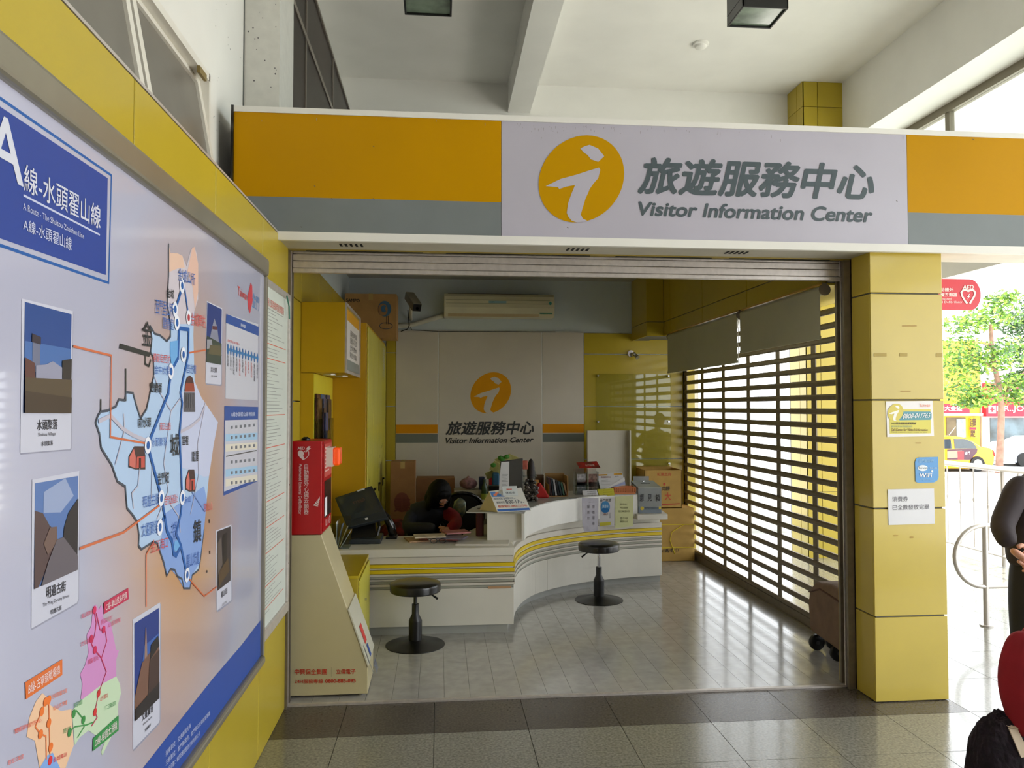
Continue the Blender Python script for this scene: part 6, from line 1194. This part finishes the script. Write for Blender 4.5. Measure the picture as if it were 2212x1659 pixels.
# street tree
def tree(name, label, base, pts, crown, n, cols, seed, trunk_r=.12):
    t = thing(name, label, 'tree', base); BARK = mat('pinkish_bark', (150, 116, 100), .85, var=.2, scale=6, bump=.5)
    b = B(); N = len(pts[0]); b.tube(pts[0], [trunk_r * (1 - .55 * i / (N - 1)) for i in range(N)], BARK, 10); make(b, 'trunk', t, smooth=60)
    for br in pts[1:]: b = B(); b.tube(br, [.05, .035, .015][:len(br)], BARK, 7); make(b, 'branch', t, smooth=60)
    rr = random.Random(seed); b = B(); ms = [mat('leaf_%d_%d_%d' % c, c, .5, var=.2, scale=3) for c in cols]
    for k in range(n):
        c, r = crown[rr.randrange(len(crown))]; v = Vector((rr.gauss(0, 1), rr.gauss(0, 1), rr.gauss(0, 1))).normalized() * (rr.random() ** .45); q = Vector((c[0] + v.x * r[0], c[1] + v.y * r[1], c[2] + v.z * r[2]))
        u = Vector((rr.gauss(0, 1), rr.gauss(0, 1), rr.gauss(0, .6))).normalized() * rr.uniform(.05, .11); w_ = u.cross(Vector((rr.gauss(0, 1), rr.gauss(0, 1), rr.gauss(0, 1)))).normalized() * u.length * .42
        b.add([q - u, q + w_, q + u, q - w_], [(0, 1, 2, 3)], ms[rr.randrange(len(ms))])
    o = make(b, 'foliage', t); o['kind'] = 'stuff'
    return t
Yt = 19.0; T = lambda x, y, dy=0: on(x, y, 1, Yt + dy)
def C_(x, y, rx, rz, dy=0): return (T(x, y, dy), (rx, .9, rz))
tb_ = T(2158, 1003); tb_.z = -.56
tree('street_tree', 'slender street tree with pinkish trunk and airy green crown beside the taxi', tb_, [[tb_, T(2159, 1000), T(2163, 900), T(2163, 870), T(2157, 830), T(2148, 790), T(2142, 740), T(2140, 700)], [T(2150, 800), T(2130, 785), T(2090, 762)], [T(2144, 745), T(2125, 742), T(2085, 735)], [T(2162, 860), T(2190, 830), T(2215, 800)]],
     [C_(2080, 700, .75, .35), C_(2120, 690, .7, .5), C_(2160, 680, .7, .5), C_(2165, 645, .3, .3), C_(2075, 750, .7, .4), C_(2060, 790, .5, .5), C_(2110, 790, .6, .4), C_(2080, 840, .7, .4), C_(2120, 855, .6, .3), C_(2100, 870, .35, .2), C_(2180, 760, .7, .6), C_(2180, 830, .5, .4), C_(2140, 770, .5, .5), C_(2200, 860, .4, .3)], 5200, [(96, 140, 50), (130, 170, 60), (70, 104, 56), (160, 190, 80)], 4)
tb2 = T(2290, 1003, 2); tb2.z = -.56
tree('street_tree', 'darker dense street tree cut by the right edge of the picture', tb2, [[tb2, T(2285, 900, 2), T(2280, 800, 2), T(2270, 700, 2)]], [C_(2205, 700, .6, .5, 2), C_(2215, 760, .7, .6, 2), C_(2240, 680, .9, .8, 2), C_(2260, 780, 1.0, .8, 2), C_(2210, 820, .5, .4, 2)], 3400, [(52, 84, 48), (70, 104, 60), (90, 120, 70)], 8)
# taxi
Yx = 20.3; X_ = lambda x, y: on(x, y, 1, Yx); tx = thing('taxi', 'yellow taxi with a purple red advert on its rear door, seen beyond the railing', 'car', (X_(2050, 1000).x, Yx + .7, -.62)); TXM = mat('taxi_yellow', (246, 184, 20), .25, var=.02, coat=.6)
body = [(1905, 1012), (1903, 985), (1915, 974), (1960, 968), (1984, 950), (2005, 943), (2048, 941), (2080, 944), (2098, 951), (2120, 965), (2140, 968), (2147, 974), (2149, 985), (2148, 1000), (2143, 1010), (2125, 1013)]
b = B(); b.prism([X_(*p) for p in body], (0, 1.4, 0), TXM); make(b, 'body', tx, bevel=.05, seg=3)
GLS = mat('car_glass', (60, 74, 84), .06, var=.1, spec=.8)
for q in ([(2060, 948), (2084, 948), (2100, 955), (2110, 967), (2108, 969), (2062, 969)], [(2010, 949), (2053, 948), (2056, 969), (2012, 969)], [(1988, 953), (2004, 949), (2006, 969), (1972, 969)]):
    b = B(); b.prism([X_(*p) + Vector((0, -.012, 0)) for p in q], (0, .01, 0), GLS); make(b, 'window', tx)
P = Plane((0, Yx - .006, 0), (1, 0, 0), (0, 0, 1)); P.poly([(2046, 971), (2112, 969), (2110, 978), (2104, 984), (2098, 993), (2046, 993)], (98, 66, 78)); P.poly([(2046, 975), (2078, 973), (2078, 988), (2046, 990)], (226, 150, 130), 2); P.poly([(2068, 975), (2082, 974), (2082, 993), (2069, 993)], (216, 70, 76), 2); P.text('金門', [(2084, 976), (2095, 975), (2095, 981), (2084, 982)], (230, 225, 230), 3); P.done('advert', tx)
for x in (2110, 1940):
    c = X_(x, 1000); c.z = -.62 + .255; b = B(); b.lathe([(.255, -.09), (.265, 0), (.255, .09)], (0, 0, 0), BLACK, 24, Matrix.Rotation(PI / 2, 3, 'X')); b.lathe([(.16, -.10), (.16, .10)], (0, 0, 0), ALU, 16, Matrix.Rotation(PI / 2, 3, 'X')); b.v = [(p[0] + c.x, p[1] + Yx + .04, p[2] + c.z) for p in b.v]; make(b, 'wheel', tx, smooth=40)
b = B(); c = X_(2046, 941); b.box(c.x - .15, c.x + .15, Yx + .5, Yx + .7, c.z - .01, c.z + .12, mat('roof_light', (250, 240, 200), .4)); make(b, 'roof_light', tx, bevel=.02); b = B(); b.tube([X_(2050, 940), X_(2064, 922)], .01, ALU, 6); make(b, 'aerial', tx)
b = B(); b.prism([X_(2145, 972) + Vector((0, -.01, 0)), X_(2149, 980) + Vector((0, -.01, 0)), X_(2149, 986) + Vector((0, -.01, 0)), X_(2145, 982) + Vector((0, -.01, 0))], (0, .1, 0), mat('tail_red', (180, 40, 30), .3)); make(b, 'tail_light', tx)
# white car at the right edge
W_ = lambda x, y: on(x, y, 1, 22.2); wc = thing('parked_car', 'pale blue white parked car cut by the right edge of the picture', 'car', (W_(2240, 1000).x, 22.9, -.62)); 
b = B(); b.prism([W_(*p) for p in [(2186, 1000), (2184, 985), (2188, 966), (2200, 957), (2225, 954), (2250, 944), (2290, 943), (2320, 956), (2350, 966), (2352, 1000)]], (0, 1.4, 0), mat('car_pale', (214, 222, 236), .25, coat=.5)); make(b, 'body', wc, bevel=.05, seg=3)
b = B(); b.prism([W_(*p) + Vector((0, -.012, 0)) for p in [(2228, 957), (2252, 948), (2286, 947), (2286, 964), (2230, 966)]], (0, .01, 0), GLS); make(b, 'window', wc)
for x in (2210, 2325):
    c = W_(x, 990); b = B(); b.lathe([(.25, -.09), (.25, .09)], (0, 0, 0), BLACK, 20, Matrix.Rotation(PI / 2, 3, 'X')); b.v = [(p[0] + c.x, p[1] + 22.24, p[2] - .37) for p in b.v]; make(b, 'wheel', wc, smooth=40)
# shop fronts
F = lambda x, y: on(x, y, 1, 26.0)
def fbox(b, x0, x1, y0, y1, dep, m, front=0): A = F(x0, y0); C2 = F(x1, y1); b.box(A.x, C2.x, 26 - front, 26 + dep, C2.z, A.z, m); return b
SYW = mat('shop_yellow', (240, 190, 60), .6, var=.04); SRD = mat('shop_red', (216, 40, 62), .5, var=.02); SWT = mat('shop_white', (226, 222, 216), .6, var=.03); SGL = mat('shop_glass', (110, 130, 140), .15, var=.7, scale=1.2, c2=(60, 66, 66)); SBR = mat('shop_dark_door', (110, 96, 70), .5, var=.3, scale=1.5)
s1 = thing('shop_building', 'yellow shop building with a red sign and a tall narrow sign behind the taxi', 'building', (F(2060, 1010).x, 26, -.56))
b = B(); fbox(b, 1930, 2118, 735, 1018, 3, SYW); make(b, 'wall', s1)
b = B(); fbox(b, 1935, 2086, 872, 893, 0, SRD, .25); make(b, 'sign_board', s1); b = B(); fbox(b, 1935, 2113, 893, 898, 0, SWT, .3); make(b, 'awning', s1)
b = B(); fbox(b, 2043, 2086, 902, 1006, 0, SBR, .05); make(b, 'door', s1); b = B(); fbox(b, 2064, 2084, 905, 945, 0, mat('shop_pane', (150, 160, 166), .1, var=.2), .07); make(b, 'window', s1)
b = B(); fbox(b, 2094, 2109, 902, 946, 0, mat('sign_bright_yellow', (240, 214, 60), .5), .10); make(b, 'sign_board', s1)
P = Plane((0, 25.89, 0), (1, 0, 0), (0, 0, 1), gap=.004); P.text('五金刻印', [(2095, 903), (2108, 903), (2108, 922), (2095, 922)], (90, 60, 30), 1, .02); P.poly([(2094, 923), (2109, 923), (2109, 928), (2094, 928)], (180, 30, 70)); P.text('鎖匙', [(2096, 929), (2107, 929), (2107, 944), (2096, 944)], (90, 60, 30), 1, .02, vert=True); P.done('sign_lettering', s1)
P = Plane((0, 25.74, 0), (1, 0, 0), (0, 0, 1), gap=.004); P.text('鐘錶大金銀', [(2015, 876), (2078, 877), (2078, 888), (2015, 887)], (250, 245, 245), 1, .03); P.done('lettering', s1)
s2 = thing('shop_building', 'white shop with large red sign and glass front behind the street tree', 'building', (F(2170, 1010).x, 26, -.56))
b = B(); fbox(b, 2119, 2420, 800, 1018, 3, SWT); make(b, 'wall', s2); b = B(); fbox(b, 2121, 2420, 869, 899, 0, SRD, .25); make(b, 'sign_board', s2); b = B(); fbox(b, 2121, 2420, 828, 866, 0, mat('shop_red_pale', (226, 60, 84), .5), .4); make(b, 'sign_board', s2)
for x0, x1 in ((2138, 2158), (2160, 2212), (2214, 2300), (2302, 2400)): b = B(); fbox(b, x0, x1, 903, 982, 0, SGL, .04); make(b, 'window', s2)
P = Plane((0, 25.74, 0), (1, 0, 0), (0, 0, 1), gap=.004); P.poly([(2135, 877), (2151, 876), (2151, 893), (2135, 893)], (245, 240, 240)); P.poly([(2141, 879), (2145, 879), (2145, 882.5), (2148, 882.5), (2148, 886), (2145, 886), (2145, 890), (2141, 890), (2141, 886), (2138, 886), (2138, 882.5), (2141, 882.5)], (206, 40, 60), 2)
P.text('DR..JOU', [(2153, 877), (2226, 876), (2226, 892), (2153, 891)], (245, 235, 235), 1, .01); P.done('lettering', s2)
P = Plane((0, 25.59, 0), (1, 0, 0), (0, 0, 1), gap=.004); P.text('DR.JOU', [(2147, 832), (2224, 832), (2224, 862), (2147, 862)], (250, 240, 244), 1, .01); P.done('lettering', s2)
b = B(); b.tube([on(2020, 554, 1, 16), on(2120, 557, 1, 16), on(2240, 562, 1, 16)], .015, mat('cable_pinkish', (150, 120, 112), .6), 6); solo(b, 'overhead_cable', 'thin overhead cable crossing the bright sky right of the column', 'cable')

# ------------------------------------------------------------------ unseen wall added behind the camera to hold back light from there
b = B(); b.box(-.6, 5.4, -6.2, -6.0, -.3, 5.1, mat('wall_unseen_grey', (128, 124, 116), .7)); struct(b, 'wall_unseen_front')

# ------------------------------------------------------------------ one scale for the whole scene: units -> metres
done_ = set()
for o in COL.objects:
    if o.type == 'MESH' and o.data.name not in done_:
        o.data.transform(Matrix.Scale(S, 4)); done_.add(o.data.name)
    if o is not cam and o is not sun: o.location = o.location * S
